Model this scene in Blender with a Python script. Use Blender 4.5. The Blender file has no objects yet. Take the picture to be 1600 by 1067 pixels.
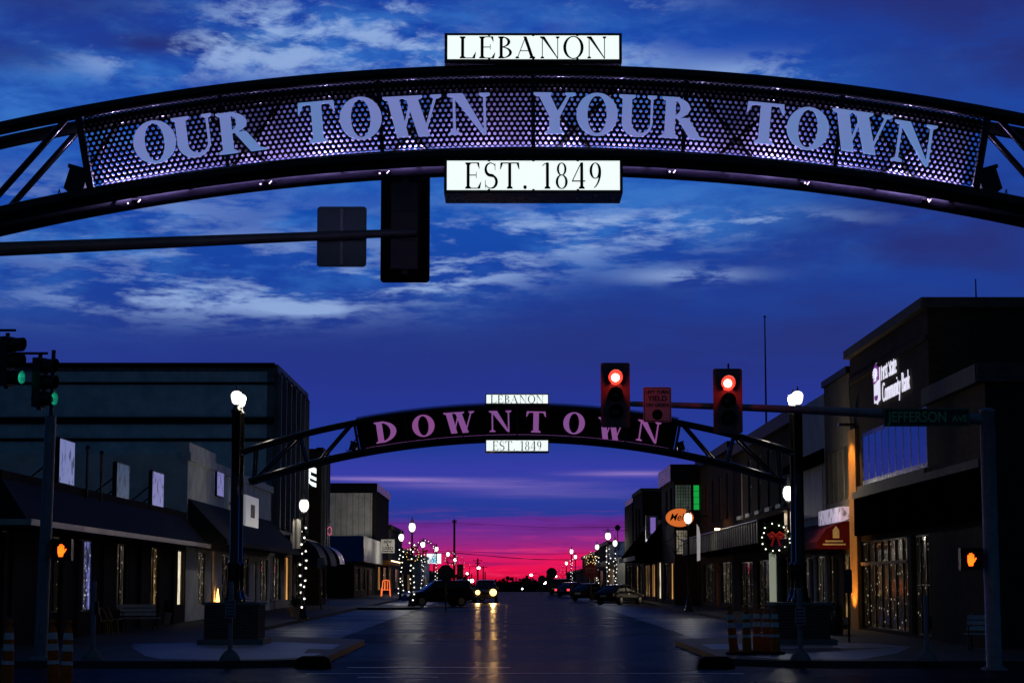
import bpy, math, random
from mathutils import Vector, Matrix
random.seed(7)
PI = math.pi
C = bpy.context.scene.collection
scene = bpy.context.scene

# ------------------------------------------------------------------ camera
F = 3200.0
CAM_H = 1.8
TILT = math.atan((916 - 533.5) / F)
YAW = 6.0 / F
cam_data = bpy.data.cameras.new('camera')
cam = bpy.data.objects.new('camera', cam_data)
C.objects.link(cam)
cam_data.sensor_width = 36.0
cam_data.lens = F / 1600 * 36.0
cam_data.clip_start = 0.1
cam_data.clip_end = 5000
cam.location = (0, 0, CAM_H)
cam.rotation_euler = (PI / 2 + TILT, 0, -YAW)
scene.camera = cam
_R = cam.rotation_euler.to_matrix()

def P(px, py, Y):
    """photo pixel + distance down the street -> point in the street"""
    d = _R @ Vector(((px - 800) / F, (533.5 - py) / F, -1))
    t = Y / d.y
    return Vector((d.x * t, Y, CAM_H + d.z * t))

# ------------------------------------------------------------------ world
def lin(c):
    out = []
    for v in c[:3]:
        v = v / 255.0
        out.append(v / 12.92 if v <= 0.04045 else ((v + 0.055) / 1.055) ** 2.4)
    return (out[0], out[1], out[2], 1.0)

world = bpy.data.worlds.new("World")
scene.world = world
world.use_nodes = True
wt = world.node_tree
wt.nodes.clear()
def WN(t): return wt.nodes.new(t)
def WL(a, b): wt.links.new(a, b)
def wmath(op, a, b=None, clamp=False):
    n = WN('ShaderNodeMath'); n.operation = op; n.use_clamp = clamp
    for i, v in enumerate((a, b)):
        if v is None: continue
        if isinstance(v, (int, float)): n.inputs[i].default_value = v
        else: WL(v, n.inputs[i])
    return n.outputs[0]
def wmap(v, a, b, c, d):
    n = WN('ShaderNodeMapRange'); n.interpolation_type = 'SMOOTHSTEP'
    WL(v, n.inputs[0])
    for i, k in enumerate((a, b, c, d)): n.inputs[i + 1].default_value = k
    return n.outputs[0]
def wramp(v, stops):
    n = WN('ShaderNodeValToRGB')
    e = n.color_ramp.elements
    while len(e) < len(stops): e.new(0.5)
    for el, (p, c) in zip(e, stops):
        el.position = p; el.color = c
    WL(v, n.inputs[0]); return n.outputs[0]
def wmix(f, a, b, mode='MIX'):
    n = WN('ShaderNodeMix'); n.data_type = 'RGBA'; n.blend_type = mode
    if isinstance(f, (int, float)): n.inputs[0].default_value = f
    else: WL(f, n.inputs[0])
    for s, v in ((6, a), (7, b)):
        if isinstance(v, tuple): n.inputs[s].default_value = v
        else: WL(v, n.inputs[s])
    return n.outputs[2]
def wnoise(sx, sz, scale, detail, rough, off=0.0, dist=0.0):
    cv = WN('ShaderNodeCombineXYZ')
    WL(wmath('MULTIPLY', wX, sx), cv.inputs[0]); WL(wmath('MULTIPLY', wZ, sz), cv.inputs[1]); cv.inputs[2].default_value = off
    n = WN('ShaderNodeTexNoise'); n.inputs['Scale'].default_value = scale; n.inputs['Detail'].default_value = detail
    n.inputs['Roughness'].default_value = rough; n.inputs['Distortion'].default_value = dist
    WL(cv.outputs[0], n.inputs['Vector']); return n.outputs['Fac']
wtc = WN('ShaderNodeTexCoord')
wsp = WN('ShaderNodeSeparateXYZ'); WL(wtc.outputs['Generated'], wsp.inputs[0])
wX, wY, wZ = wsp.outputs
def zy(y): return (916 - y) / 3230.0
# wavy elevation so that the bands of the afterglow are uneven, like stratus lit from below
wav = wnoise(7, 40, 1.0, 5, 0.55, 3.1)
wav2 = wnoise(18, 200, 1.0, 4, 0.6, 9.4)
zz = wmath('ADD', wZ, wmath('ADD', wmath('MULTIPLY', wmath('SUBTRACT', wav, 0.5), 0.016),
                            wmath('MULTIPLY', wmath('SUBTRACT', wav2, 0.5), 0.006)))
def st(rows): return [((zy(y) + 0.02) / 0.32, lin(c)) for y, c in rows]
zn = wmath('DIVIDE', wmath('ADD', zz, 0.02), 0.32, True)
glow = wramp(zn, st([(928, (110, 5, 34)), (905, (214, 12, 56)), (886, (238, 20, 82)), (872, (222, 24, 96)), (859, (160, 36, 126)),
                     (838, (126, 42, 138)), (813, (98, 44, 146)), (803, (44, 56, 150)), (780, (36, 58, 152)), (760, (44, 58, 160)),
                     (738, (54, 60, 165)), (700, (34, 58, 150)), (600, (38, 52, 146)), (520, (34, 58, 142)), (440, (24, 66, 160)),
                     (330, (20, 76, 172)), (200, (26, 80, 180)), (80, (22, 72, 172)), (0, (24, 62, 158))]))
plain = wramp(zn, st([(925, (22, 20, 60)), (860, (38, 40, 110)), (797, (38, 54, 140)), (735, (44, 56, 152)), (690, (32, 58, 152)),
                      (600, (38, 54, 146)), (520, (34, 58, 140)), (440, (24, 64, 156)), (330, (22, 70, 166)),
                      (200, (26, 76, 174)), (0, (24, 60, 154))]))
az = wmath('ABSOLUTE', wmath('SUBTRACT', wX, 0.004))
base = wmix(wmap(az, 0.075, 0.2, 1, 0), plain, glow)
def blob(cx, cy, rx, ry, k=1.0):
    ax = wmath('DIVIDE', wmath('SUBTRACT', wX, (cx - 794) / 3230.0), rx / 3230.0)
    ay = wmath('DIVIDE', wmath('SUBTRACT', wZ, zy(cy)), ry / 3230.0)
    d2 = wmath('ADD', wmath('MULTIPLY', ax, ax), wmath('MULTIPLY', ay, ay))
    return wmath('MULTIPLY', wmath('POWER', 2.718, wmath('MULTIPLY', d2, -1.0)), k)
def total(vals):
    o = vals[0]
    for v in vals[1:]: o = wmath('ADD', o, v)
    return wmath('MINIMUM', o, 1.0)
def blend(n1, n2, k=.35): return wmath('ADD', wmath('MULTIPLY', n1, 1 - k), wmath('MULTIPLY', n2, k))
# mid-blue lighter masses in the upper sky
mdn = blend(wnoise(10, 30, 1.0, 8, 0.6, 12.3, 0.3), wnoise(34, 90, 1.0, 6, 0.6, 2.9, 0.2))
md_m = total([blob(420, 70, 420, 110), blob(330, 370, 480, 110), blob(950, 330, 480, 90), blob(1000, 120, 330, 90, .8), blob(150, 190, 260, 70)])
base = wmix(wmath('MULTIPLY', wmap(mdn, 0.42, 0.60, 0, 0.85), md_m), base, lin((58, 118, 200)))
# heavy indigo cloud bodies at the corners and over the right side
dk = wnoise(8, 26, 1.0, 7, 0.6, 5.7, 0.3)
dk_m = total([blob(70, 10, 230, 62), blob(20, 118, 110, 26, .8), blob(1590, 90, 230, 130), blob(1340, 10, 260, 45, .7), blob(1480, 370, 260, 90), blob(1250, 500, 400, 80, .8),
              blob(700, 560, 700, 60, .45), blob(330, 85, 120, 18, .5), blob(240, 88, 70, 16, .6)])
base = wmix(wmath('MULTIPLY', wmap(dk, 0.30, 0.56, 0.35, 0.95), dk_m), base, lin((38, 48, 118)))
# pale cloud tops: broken puffs overhead, long streaks lower down
c1 = wmap(blend(wnoise(13, 34, 1.0, 8, 0.62, 1.3, 0.3), wnoise(42, 100, 1.0, 6, 0.62, 6.3, 0.3), .42), 0.475, 0.59, 0, 1)
m3 = total([blob(430, 60, 130, 55), blob(600, 45, 90, 38), blob(520, 95, 220, 30), blob(905, 97, 120, 22), blob(690, 92, 90, 16), blob(1160, 128, 160, 26, .8), blob(230, 120, 120, 22, .7),
            blob(60, 92, 60, 10, .8), blob(950, 15, 120, 26, .5)])
c2 = wmap(blend(wnoise(11, 64, 1.0, 8, 0.64, 7.9, 0.3), wnoise(34, 130, 1.0, 6, 0.62, 3.3, 0.2), .42), 0.46, 0.575, 0, 1)
m2 = total([blob(880, 365, 230, 38), blob(1130, 348, 160, 14), blob(1075, 432, 90, 12, .8), blob(330, 470, 260, 32), blob(480, 485, 60, 8), blob(620, 445, 110, 20), blob(740, 420, 110, 26, .8), blob(330, 400, 330, 40, .55), blob(200, 320, 220, 40, .5)])
cl = wmath('ADD', wmath('MULTIPLY', c1, m3), wmath('MULTIPLY', c2, m2), True)
base = wmix(wmath('MULTIPLY', cl, 0.9), base, lin((146, 174, 222)))
# thin bright streaks above the afterglow
stk = wmath('MULTIPLY', wmap(wnoise(6, 160, 1.0, 6, 0.6, 2.2), 0.36, 0.62, 0.2, 1),
            total([blob(600, 749, 150, 3.6), blob(760, 755, 160, 8, .5), blob(985, 742, 90, 5, .9), blob(900, 772, 140, 10, .35)]))
base = wmix(wmath('MULTIPLY', stk, 0.85), base, lin((165, 135, 205)))
# broken cloud inside the afterglow: darker plum bars and brighter rose ones
gb1 = blend(wnoise(9, 150, 1.0, 7, 0.62, 21.0, 0.3), wnoise(40, 420, 1.0, 5, 0.6, 4.4, 0.2), .4)
gm = wmath('MULTIPLY', wmap(wZ, 0.030, 0.040, 1, 0), wmap(az, 0.075, 0.2, 1, 0))
base = wmix(wmath('MULTIPLY', wmap(gb1, 0.50, 0.64, 0, 0.55), gm), base, lin((92, 26, 104)))
base = wmix(wmath('MULTIPLY', wmap(gb1, 0.47, 0.36, 0, 0.45), wmath('MULTIPLY', gm, wmap(wZ, 0.012, 0.026, 1, 0.35))), base, lin((252, 64, 120)))
# overhead and away from the sunset the sky is darker
base = wmix(wmap(wZ, 0.30, 0.75, 0, 1), base, lin((9, 24, 66)))
base = wmix(wmap(wY, 0.25, 0.92, 1, 0), base, lin((11, 34, 56)))
base = wmix(wmap(wZ, -0.05, -0.008, 1, 0), base, lin((6, 7, 14)))
bgc = WN('ShaderNodeBackground'); WL(base, bgc.inputs[0]); bgc.inputs[1].default_value = 1.0
sky = WN('ShaderNodeTexSky'); sky.sky_type = 'NISHITA'; sky.sun_disc = False
sky.sun_elevation = math.radians(-9.0); sky.sun_rotation = math.radians(0.0)
bgs = WN('ShaderNodeBackground'); WL(sky.outputs[0], bgs.inputs[0]); bgs.inputs[1].default_value = 0.05
add = WN('ShaderNodeAddShader'); WL(bgc.outputs[0], add.inputs[0]); WL(bgs.outputs[0], add.inputs[1])
wo = WN('ShaderNodeOutputWorld'); WL(add.outputs[0], wo.inputs[0])

# the last of the sun, below the far horizon: hardly any light
sun_d = bpy.data.lights.new('sun', 'SUN'); sun_d.energy = 0.015; sun_d.angle = math.radians(8); sun_d.color = (1.0, 0.5, 0.45)
sun = bpy.data.objects.new('sun', sun_d); C.objects.link(sun)
sun.rotation_euler = (math.radians(-88), 0, 0)

scene.view_settings.view_transform = 'Standard'
scene.view_settings.look = 'None'
scene.view_settings.exposure = 0
scene.view_settings.gamma = 1
scene.cycles.use_denoising = True
scene.cycles.max_bounces = 6
scene.cycles.transparent_max_bounces = 8
scene.cycles.sample_clamp_indirect = 4.0
scene.cycles.caustics_reflective = False
scene.cycles.caustics_refractive = False

# ------------------------------------------------------------------ materials
_M = {}
def _new(name):
    m = bpy.data.materials.new(name); m.use_nodes = True
    nt = m.node_tree; b = nt.nodes['Principled BSDF']
    return m, nt, b
def noise_node(nt, scale, detail=4, rough=0.6, vec=None):
    n = nt.nodes.new('ShaderNodeTexNoise'); n.inputs['Scale'].default_value = scale
    n.inputs['Detail'].default_value = detail; n.inputs['Roughness'].default_value = rough
    if vec is None:
        tc = nt.nodes.new('ShaderNodeTexCoord'); vec = tc.outputs['Object']
    nt.links.new(vec, n.inputs['Vector']); return n.outputs['Fac']
def ramp2(nt, f, a, b, ca, cb):
    n = nt.nodes.new('ShaderNodeValToRGB'); e = n.color_ramp.elements
    e[0].position = a; e[1].position = b; e[0].color = ca; e[1].color = cb
    nt.links.new(f, n.inputs[0]); return n.outputs[0]
def wallvec(nt, su=1.0, sz=1.0):
    """(x+y, z) of the object: runs along a wall whichever way it faces"""
    tc = nt.nodes.new('ShaderNodeTexCoord'); sp = nt.nodes.new('ShaderNodeSeparateXYZ')
    nt.links.new(tc.outputs['Object'], sp.inputs[0])
    a = nt.nodes.new('ShaderNodeMath'); a.operation = 'ADD'
    nt.links.new(sp.outputs[0], a.inputs[0]); nt.links.new(sp.outputs[1], a.inputs[1])
    s = nt.nodes.new('ShaderNodeMath'); s.operation = 'MULTIPLY'; s.inputs[1].default_value = su
    nt.links.new(a.outputs[0], s.inputs[0])
    z = nt.nodes.new('ShaderNodeMath'); z.operation = 'MULTIPLY'; z.inputs[1].default_value = sz
    nt.links.new(sp.outputs[2], z.inputs[0])
    c = nt.nodes.new('ShaderNodeCombineXYZ'); nt.links.new(s.outputs[0], c.inputs[0]); nt.links.new(z.outputs[0], c.inputs[1])
    return c.outputs[0]
def bump(nt, b, h, strength=0.2, dist=0.02):
    n = nt.nodes.new('ShaderNodeBump'); n.inputs['Strength'].default_value = strength; n.inputs['Distance'].default_value = dist
    nt.links.new(h, n.inputs['Height']); nt.links.new(n.outputs[0], b.inputs['Normal'])
def mat(name, col, rough=0.6, metal=0.0, var=0.35, scale=3.0, bmp=0.0, bscale=40.0, spec=None):
    """plain surface with uneven wear"""
    if name in _M: return _M[name]
    m, nt, b = _new(name)
    a = tuple(c * (1 - var) for c in col) + (1,); d = tuple(min(1, c * (1 + var)) for c in col) + (1,)
    f = noise_node(nt, scale, 6, 0.65)
    nt.links.new(ramp2(nt, f, 0.3, 0.7, a, d), b.inputs['Base Color'])
    rr = ramp2(nt, f, 0.3, 0.7, (max(0.02, rough - 0.08),) * 3 + (1,), (min(1, rough + 0.08),) * 3 + (1,))
    nt.links.new(rr, b.inputs['Roughness'])
    b.inputs['Metallic'].default_value = metal
    if spec is None and rough >= .5 and metal == 0: spec = .04
    if spec is not None: b.inputs['Specular IOR Level'].default_value = spec
    if bmp: bump(nt, b, noise_node(nt, bscale, 3), bmp)
    _M[name] = m; return m
def emi(name, col, strength, rough=0.4):
    if name in _M: return _M[name]
    m, nt, b = _new(name)
    b.inputs['Base Color'].default_value = tuple(min(0.8, c) for c in col[:3]) + (1,)
    b.inputs['Roughness'].default_value = rough
    b.inputs['Emission Color'].default_value = tuple(col[:3]) + (1,)
    b.inputs['Emission Strength'].default_value = strength
    _M[name] = m; return m
def brick(name, c1, c2, mortar, rough=0.85, scale=1.0):
    if name in _M: return _M[name]
    m, nt, b = _new(name)
    t = nt.nodes.new('ShaderNodeTexBrick'); nt.links.new(wallvec(nt), t.inputs['Vector'])
    t.inputs['Scale'].default_value = scale; t.inputs['Brick Width'].default_value = 0.23; t.inputs['Row Height'].default_value = 0.08
    t.inputs['Mortar Size'].default_value = 0.009
    t.inputs['Color1'].default_value = tuple(c1) + (1,); t.inputs['Color2'].default_value = tuple(c2) + (1,); t.inputs['Mortar'].default_value = tuple(mortar) + (1,)
    mx = nt.nodes.new('ShaderNodeMix'); mx.data_type = 'RGBA'; mx.blend_type = 'MULTIPLY'; mx.inputs[0].default_value = 0.6
    nt.links.new(t.outputs['Color'], mx.inputs[6])
    nt.links.new(ramp2(nt, noise_node(nt, 0.9, 5), 0.3, 0.7, (0.5, 0.5, 0.5, 1), (1, 1, 1, 1)), mx.inputs[7])
    nt.links.new(mx.outputs[2], b.inputs['Base Color']); b.inputs['Roughness'].default_value = rough; b.inputs['Specular IOR Level'].default_value = .02
    bump(nt, b, t.outputs['Fac'], -0.4, 0.01)
    _M[name] = m; return m
def ribbed(name, col, rough=0.5, pitch=0.3, metal=0.0):
    """vertical corrugated or board-and-batten cladding"""
    if name in _M: return _M[name]
    m, nt, b = _new(name)
    w = nt.nodes.new('ShaderNodeTexWave'); w.wave_type = 'BANDS'; w.bands_direction = 'X'; w.wave_profile = 'SAW'
    nt.links.new(wallvec(nt), w.inputs['Vector']); w.inputs['Scale'].default_value = 0.314 / pitch
    f = noise_node(nt, 0.7, 5)
    a = tuple(c * 0.7 for c in col) + (1,); d = tuple(min(1, c * 1.25) for c in col) + (1,)
    mx = nt.nodes.new('ShaderNodeMix'); mx.data_type = 'RGBA'; mx.blend_type = 'MULTIPLY'; mx.inputs[0].default_value = 1.0
    nt.links.new(ramp2(nt, f, 0.3, 0.7, a, d), mx.inputs[6])
    nt.links.new(ramp2(nt, w.outputs['Fac'], 0.0, 0.16, (0.35, 0.35, 0.35, 1), (1, 1, 1, 1)), mx.inputs[7])
    nt.links.new(mx.outputs[2], b.inputs['Base Color'])
    b.inputs['Roughness'].default_value = rough; b.inputs['Metallic'].default_value = metal
    b.inputs['Specular IOR Level'].default_value = .06
    bump(nt, b, w.outputs['Fac'], 0.5, 0.03)
    _M[name] = m; return m
def litpane(name, col, col2, strength, su=2.2, sz=0.5, lo=0.5, hi=0.72, off=0.0, sparks=0.0, spark_col=(1, 0.85, 0.6)):
    """a shop window with things lit inside it: streaks and optional glints put into the emission"""
    if name in _M: return _M[name]
    m, nt, b = _new(name)
    v = wallvec(nt, su, sz)
    o = nt.nodes.new('ShaderNodeVectorMath'); o.inputs[1].default_value = (off, off * 0.7, off)
    nt.links.new(v, o.inputs[0])
    n = nt.nodes.new('ShaderNodeTexNoise'); n.inputs['Scale'].default_value = 1.6; n.inputs['Detail'].default_value = 5; n.inputs['Roughness'].default_value = 0.7
    nt.links.new(o.outputs[0], n.inputs['Vector'])
    c = ramp2(nt, n.outputs['Fac'], lo, hi, (col[0] * 0.04, col[1] * 0.04, col[2] * 0.04, 1), tuple(col2) + (1,))
    out = c
    if sparks:  # glints and reflected sparkle painted as bright dots in the emission
        v2 = wallvec(nt, 5.0, 3.4)
        vo = nt.nodes.new('ShaderNodeTexVoronoi'); vo.inputs['Scale'].default_value = 1.0
        nt.links.new(v2, vo.inputs['Vector'])
        s = ramp2(nt, vo.outputs['Distance'], 0.05, 0.16, tuple(k * sparks for k in spark_col) + (1,), (0, 0, 0, 1))
        ad = nt.nodes.new('ShaderNodeMix'); ad.data_type = 'RGBA'; ad.blend_type = 'ADD'; ad.inputs[0].default_value = 1.0
        nt.links.new(c, ad.inputs[6]); nt.links.new(s, ad.inputs[7]); out = ad.outputs[2]
    b.inputs['Base Color'].default_value = (0.01, 0.01, 0.012, 1); b.inputs['Roughness'].default_value = 0.06
    nt.links.new(out, b.inputs['Emission Color']); b.inputs['Emission Strength'].default_value = strength
    _M[name] = m; return m

M_black = mat('black_paint', (0.006, 0.006, 0.007), 0.28, 0.0, 0.4, 6)
M_gloss = mat('gloss_black_steel', (0.008, 0.008, 0.009), 0.16, 0.0, 0.3, 4)
M_perf = mat('perforated_steel', (0.010, 0.010, 0.012), 0.6, 0.0, 0.3, 5)
M_steel = mat('galvanised_steel', (0.3, 0.31, 0.33), 0.5, 0.3, 0.25, 5)
M_alu = mat('sign_back_aluminium', (0.10, 0.16, 0.17), 0.5, 0.2, 0.15, 4)
M_conc = mat('concrete', (0.25, 0.24, 0.23), 0.7, 0.0, 0.3, 1.2, 0.15, 30)
M_curb = mat('curb_concrete', (0.3, 0.29, 0.27), 0.75, 0.0, 0.3, 2)
M_glass = mat('dark_window_glass', (0.008, 0.009, 0.012), 0.05, 0.0, 0.1, 2)
M_whitep = mat('white_paint', (0.6, 0.6, 0.6), 0.55, 0.0, 0.15, 3)
M_rubber = mat('black_rubber', (0.015, 0.015, 0.016), 0.8, 0, 0.3, 8)

# ------------------------------------------------------------------ mesh builder
class MB:
    def __init__(s): s.v = []; s.f = []; s.sm = []
    def add(s, vs, fs, smooth=False):
        o = len(s.v); s.v += [tuple(x) for x in vs]
        for f in fs: s.f.append(tuple(i + o for i in f)); s.sm.append(smooth)
        return s
    def box(s, x0, x1, y0, y1, z0, z1, M=None):
        x0, x1 = min(x0, x1), max(x0, x1); y0, y1 = min(y0, y1), max(y0, y1); z0, z1 = min(z0, z1), max(z0, z1)
        vs = [Vector(p) for p in ((x0, y0, z0), (x1, y0, z0), (x1, y1, z0), (x0, y1, z0), (x0, y0, z1), (x1, y0, z1), (x1, y1, z1), (x0, y1, z1))]
        if M is not None: vs = [M @ v for v in vs]
        return s.add(vs, [(0, 3, 2, 1), (4, 5, 6, 7), (0, 1, 5, 4), (1, 2, 6, 5), (2, 3, 7, 6), (3, 0, 4, 7)])
    def tube(s, p0, p1, r0, r1=None, n=10, caps=True):
        r1 = r0 if r1 is None else r1
        p0 = Vector(p0); p1 = Vector(p1); d = (p1 - p0).normalized()
        u = d.cross(Vector((0, 0, 1)) if abs(d.z) < 0.95 else Vector((1, 0, 0))).normalized(); w = d.cross(u)
        vs = []
        for p, r in ((p0, r0), (p1, r1)):
            for i in range(n):
                a = 2 * PI * i / n; vs.append(p + u * r * math.cos(a) + w * r * math.sin(a))
        s.add(vs, [(i, (i + 1) % n, n + (i + 1) % n, n + i) for i in range(n)], True)
        if caps: s.add(vs, [tuple(range(n - 1, -1, -1)), tuple(range(n, 2 * n))])
        return s
    def path(s, pts, r, n=8):
        pts = [Vector(p) for p in pts]; vs = []
        up = None
        for i, p in enumerate(pts):
            d = (pts[min(i + 1, len(pts) - 1)] - pts[max(i - 1, 0)]).normalized()
            if up is None: up = d.cross(Vector((0, 1, 0)) if abs(d.y) < 0.9 else Vector((1, 0, 0))).normalized()
            u = (up - d * up.dot(d)).normalized(); up = u; w = d.cross(u)
            rr = r[i] if isinstance(r, (list, tuple)) else r
            for k in range(n):
                a = 2 * PI * k / n; vs.append(p + u * rr * math.cos(a) + w * rr * math.sin(a))
        fs = []
        for i in range(len(pts) - 1):
            for k in range(n):
                a = i * n + k; b = i * n + (k + 1) % n; fs.append((a, b, b + n, a + n))
        s.add(vs, fs, True)
        return s.add(vs, [tuple(range(n - 1, -1, -1)), tuple(range((len(pts) - 1) * n, len(pts) * n))])
    def lathe(s, prof, c=(0, 0, 0), n=16):
        c = Vector(c); vs = []
        for r, z in prof:
            for i in range(n):
                a = 2 * PI * i / n; vs.append(c + Vector((r * math.cos(a), r * math.sin(a), z)))
        fs = []
        for j in range(len(prof) - 1):
            for i in range(n):
                a = j * n + i; b = j * n + (i + 1) % n; fs.append((a, b, b + n, a + n))
        s.add(vs, fs, True)
        m = len(prof) - 1
        return s.add(vs, [tuple(range(n - 1, -1, -1)), tuple(range(m * n, m * n + n))])
    def ball(s, c, r, n=8, m=5, sz=1.0):
        prof = []
        for j in range(m + 1):
            a = -PI / 2 + PI * j / m; prof.append((max(1e-4, r * math.cos(a)), r * sz * math.sin(a)))
        return s.lathe(prof, c, n)
    def prism(s, pts, fn, t0, t1):
        """pts: outline (a,b); fn(a,b,t)->point; solid between t0 and t1"""
        n = len(pts)
        vs = [fn(a, b, t0) for a, b in pts] + [fn(a, b, t1) for a, b in pts]
        return s.add(vs, [tuple(range(n)), tuple(range(2 * n - 1, n - 1, -1))] + [(i, n + i, n + (i + 1) % n, (i + 1) % n) for i in range(n)])
    def build(s, name, m, parent=None, loc=None):
        me = bpy.data.meshes.new(name); me.from_pydata(s.v, [], s.f)
        me.polygons.foreach_set('use_smooth', s.sm)
        me.materials.append(m); me.update()
        o = bpy.data.objects.new(name, me); C.objects.link(o)
        if parent is not None: o.parent = parent
        if loc is not None: o.location = loc
        return o
def thing(name, label, cat, loc=(0, 0, 0), rz=0.0, group=None):
    o = bpy.data.objects.new(name, None); C.objects.link(o); o.empty_display_size = 0.3
    o.location = loc; o.rotation_euler = (0, 0, rz)
    return tag(o, label, cat, group)
def tag(o, label=None, cat=None, group=None, kind=None):
    if label: o['label'] = label
    if cat: o['category'] = cat
    if group: o['group'] = group
    if kind: o['kind'] = kind
    return o
def kids(o): return list(o.children)
def dup(root, loc, rz=None, label=None, group=None):
    def rec(o, par):
        c = o.copy(); C.objects.link(c)
        if par is not None: c.parent = par
        for ch in kids(o): rec(ch, c)
        return c
    ks = rec(root, None); ks.location = loc
    if rz is not None: ks.rotation_euler = (0, 0, rz)
    if label: ks['label'] = label
    if group: ks['group'] = group
    return ks
def text_mesh(name, body, m, parent, M, size=1.0, width=None, depth=0.006, shear=0.0, bold=0.0):
    """built-in lettering as a thin solid; M places the text plane (x along the line, y up, z out)"""
    cu = bpy.data.curves.new('lettering', 'FONT'); cu.body = body; cu.size = size; cu.extrude = depth; cu.align_x = 'CENTER'; cu.align_y = 'CENTER'
    cu.shear = shear; cu.offset = bold
    tmp = bpy.data.objects.new('lettering', cu); C.objects.link(tmp)
    dg = bpy.context.evaluated_depsgraph_get(); dg.update()
    me = bpy.data.meshes.new_from_object(tmp.evaluated_get(dg))
    bpy.data.objects.remove(tmp); bpy.data.curves.remove(cu)
    xs = [v.co.x for v in me.vertices]
    sx = 1.0 if width is None else width / (max(xs) - min(xs)); cx = (max(xs) + min(xs)) / 2
    for v in me.vertices: v.co = M @ Vector(((v.co.x - cx) * sx, v.co.y, v.co.z))
    me.materials.clear(); me.materials.append(m); me.name = name
    o = bpy.data.objects.new(name, me); C.objects.link(o)
    if parent is not None: o.parent = parent
    return o
FRONT = Matrix(((1, 0, 0, 0), (0, 0, -1, 0), (0, 1, 0, 0), (0, 0, 0, 1)))  # text plane facing -Y

# ------------------------------------------------------------------ serif capitals, drawn as strokes
def _rect(a, b, c, d): return [(a, c), (b, c), (b, d), (a, d)]
def _ring(cx, cy, rx, ry, ix, iy, a0=0.0, a1=360.0, n=28):
    out = []
    for i in range(n):
        p = math.radians(a0 + (a1 - a0) * i / n); q = math.radians(a0 + (a1 - a0) * (i + 1) / n)
        out.append([(cx + rx * math.cos(p), cy + ry * math.sin(p)), (cx + rx * math.cos(q), cy + ry * math.sin(q)),
                    (cx + ix * math.cos(q), cy + iy * math.sin(q)), (cx + ix * math.cos(p), cy + iy * math.sin(p))])
    return ('strip', out)
def _stroke(pts, ws):
    out = []; L = []
    for i, p in enumerate(pts):
        a = pts[max(0, i - 1)]; b = pts[min(len(pts) - 1, i + 1)]
        dx, dy = b[0] - a[0], b[1] - a[1]; l = math.hypot(dx, dy); nx, ny = -dy / l, dx / l
        L.append(((p[0] + nx * ws[i] / 2, p[1] + ny * ws[i] / 2), (p[0] - nx * ws[i] / 2, p[1] - ny * ws[i] / 2)))
    for i in range(len(L) - 1): out.append([L[i][0], L[i + 1][0], L[i + 1][1], L[i][1]])
    return ('strip', out)
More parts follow.
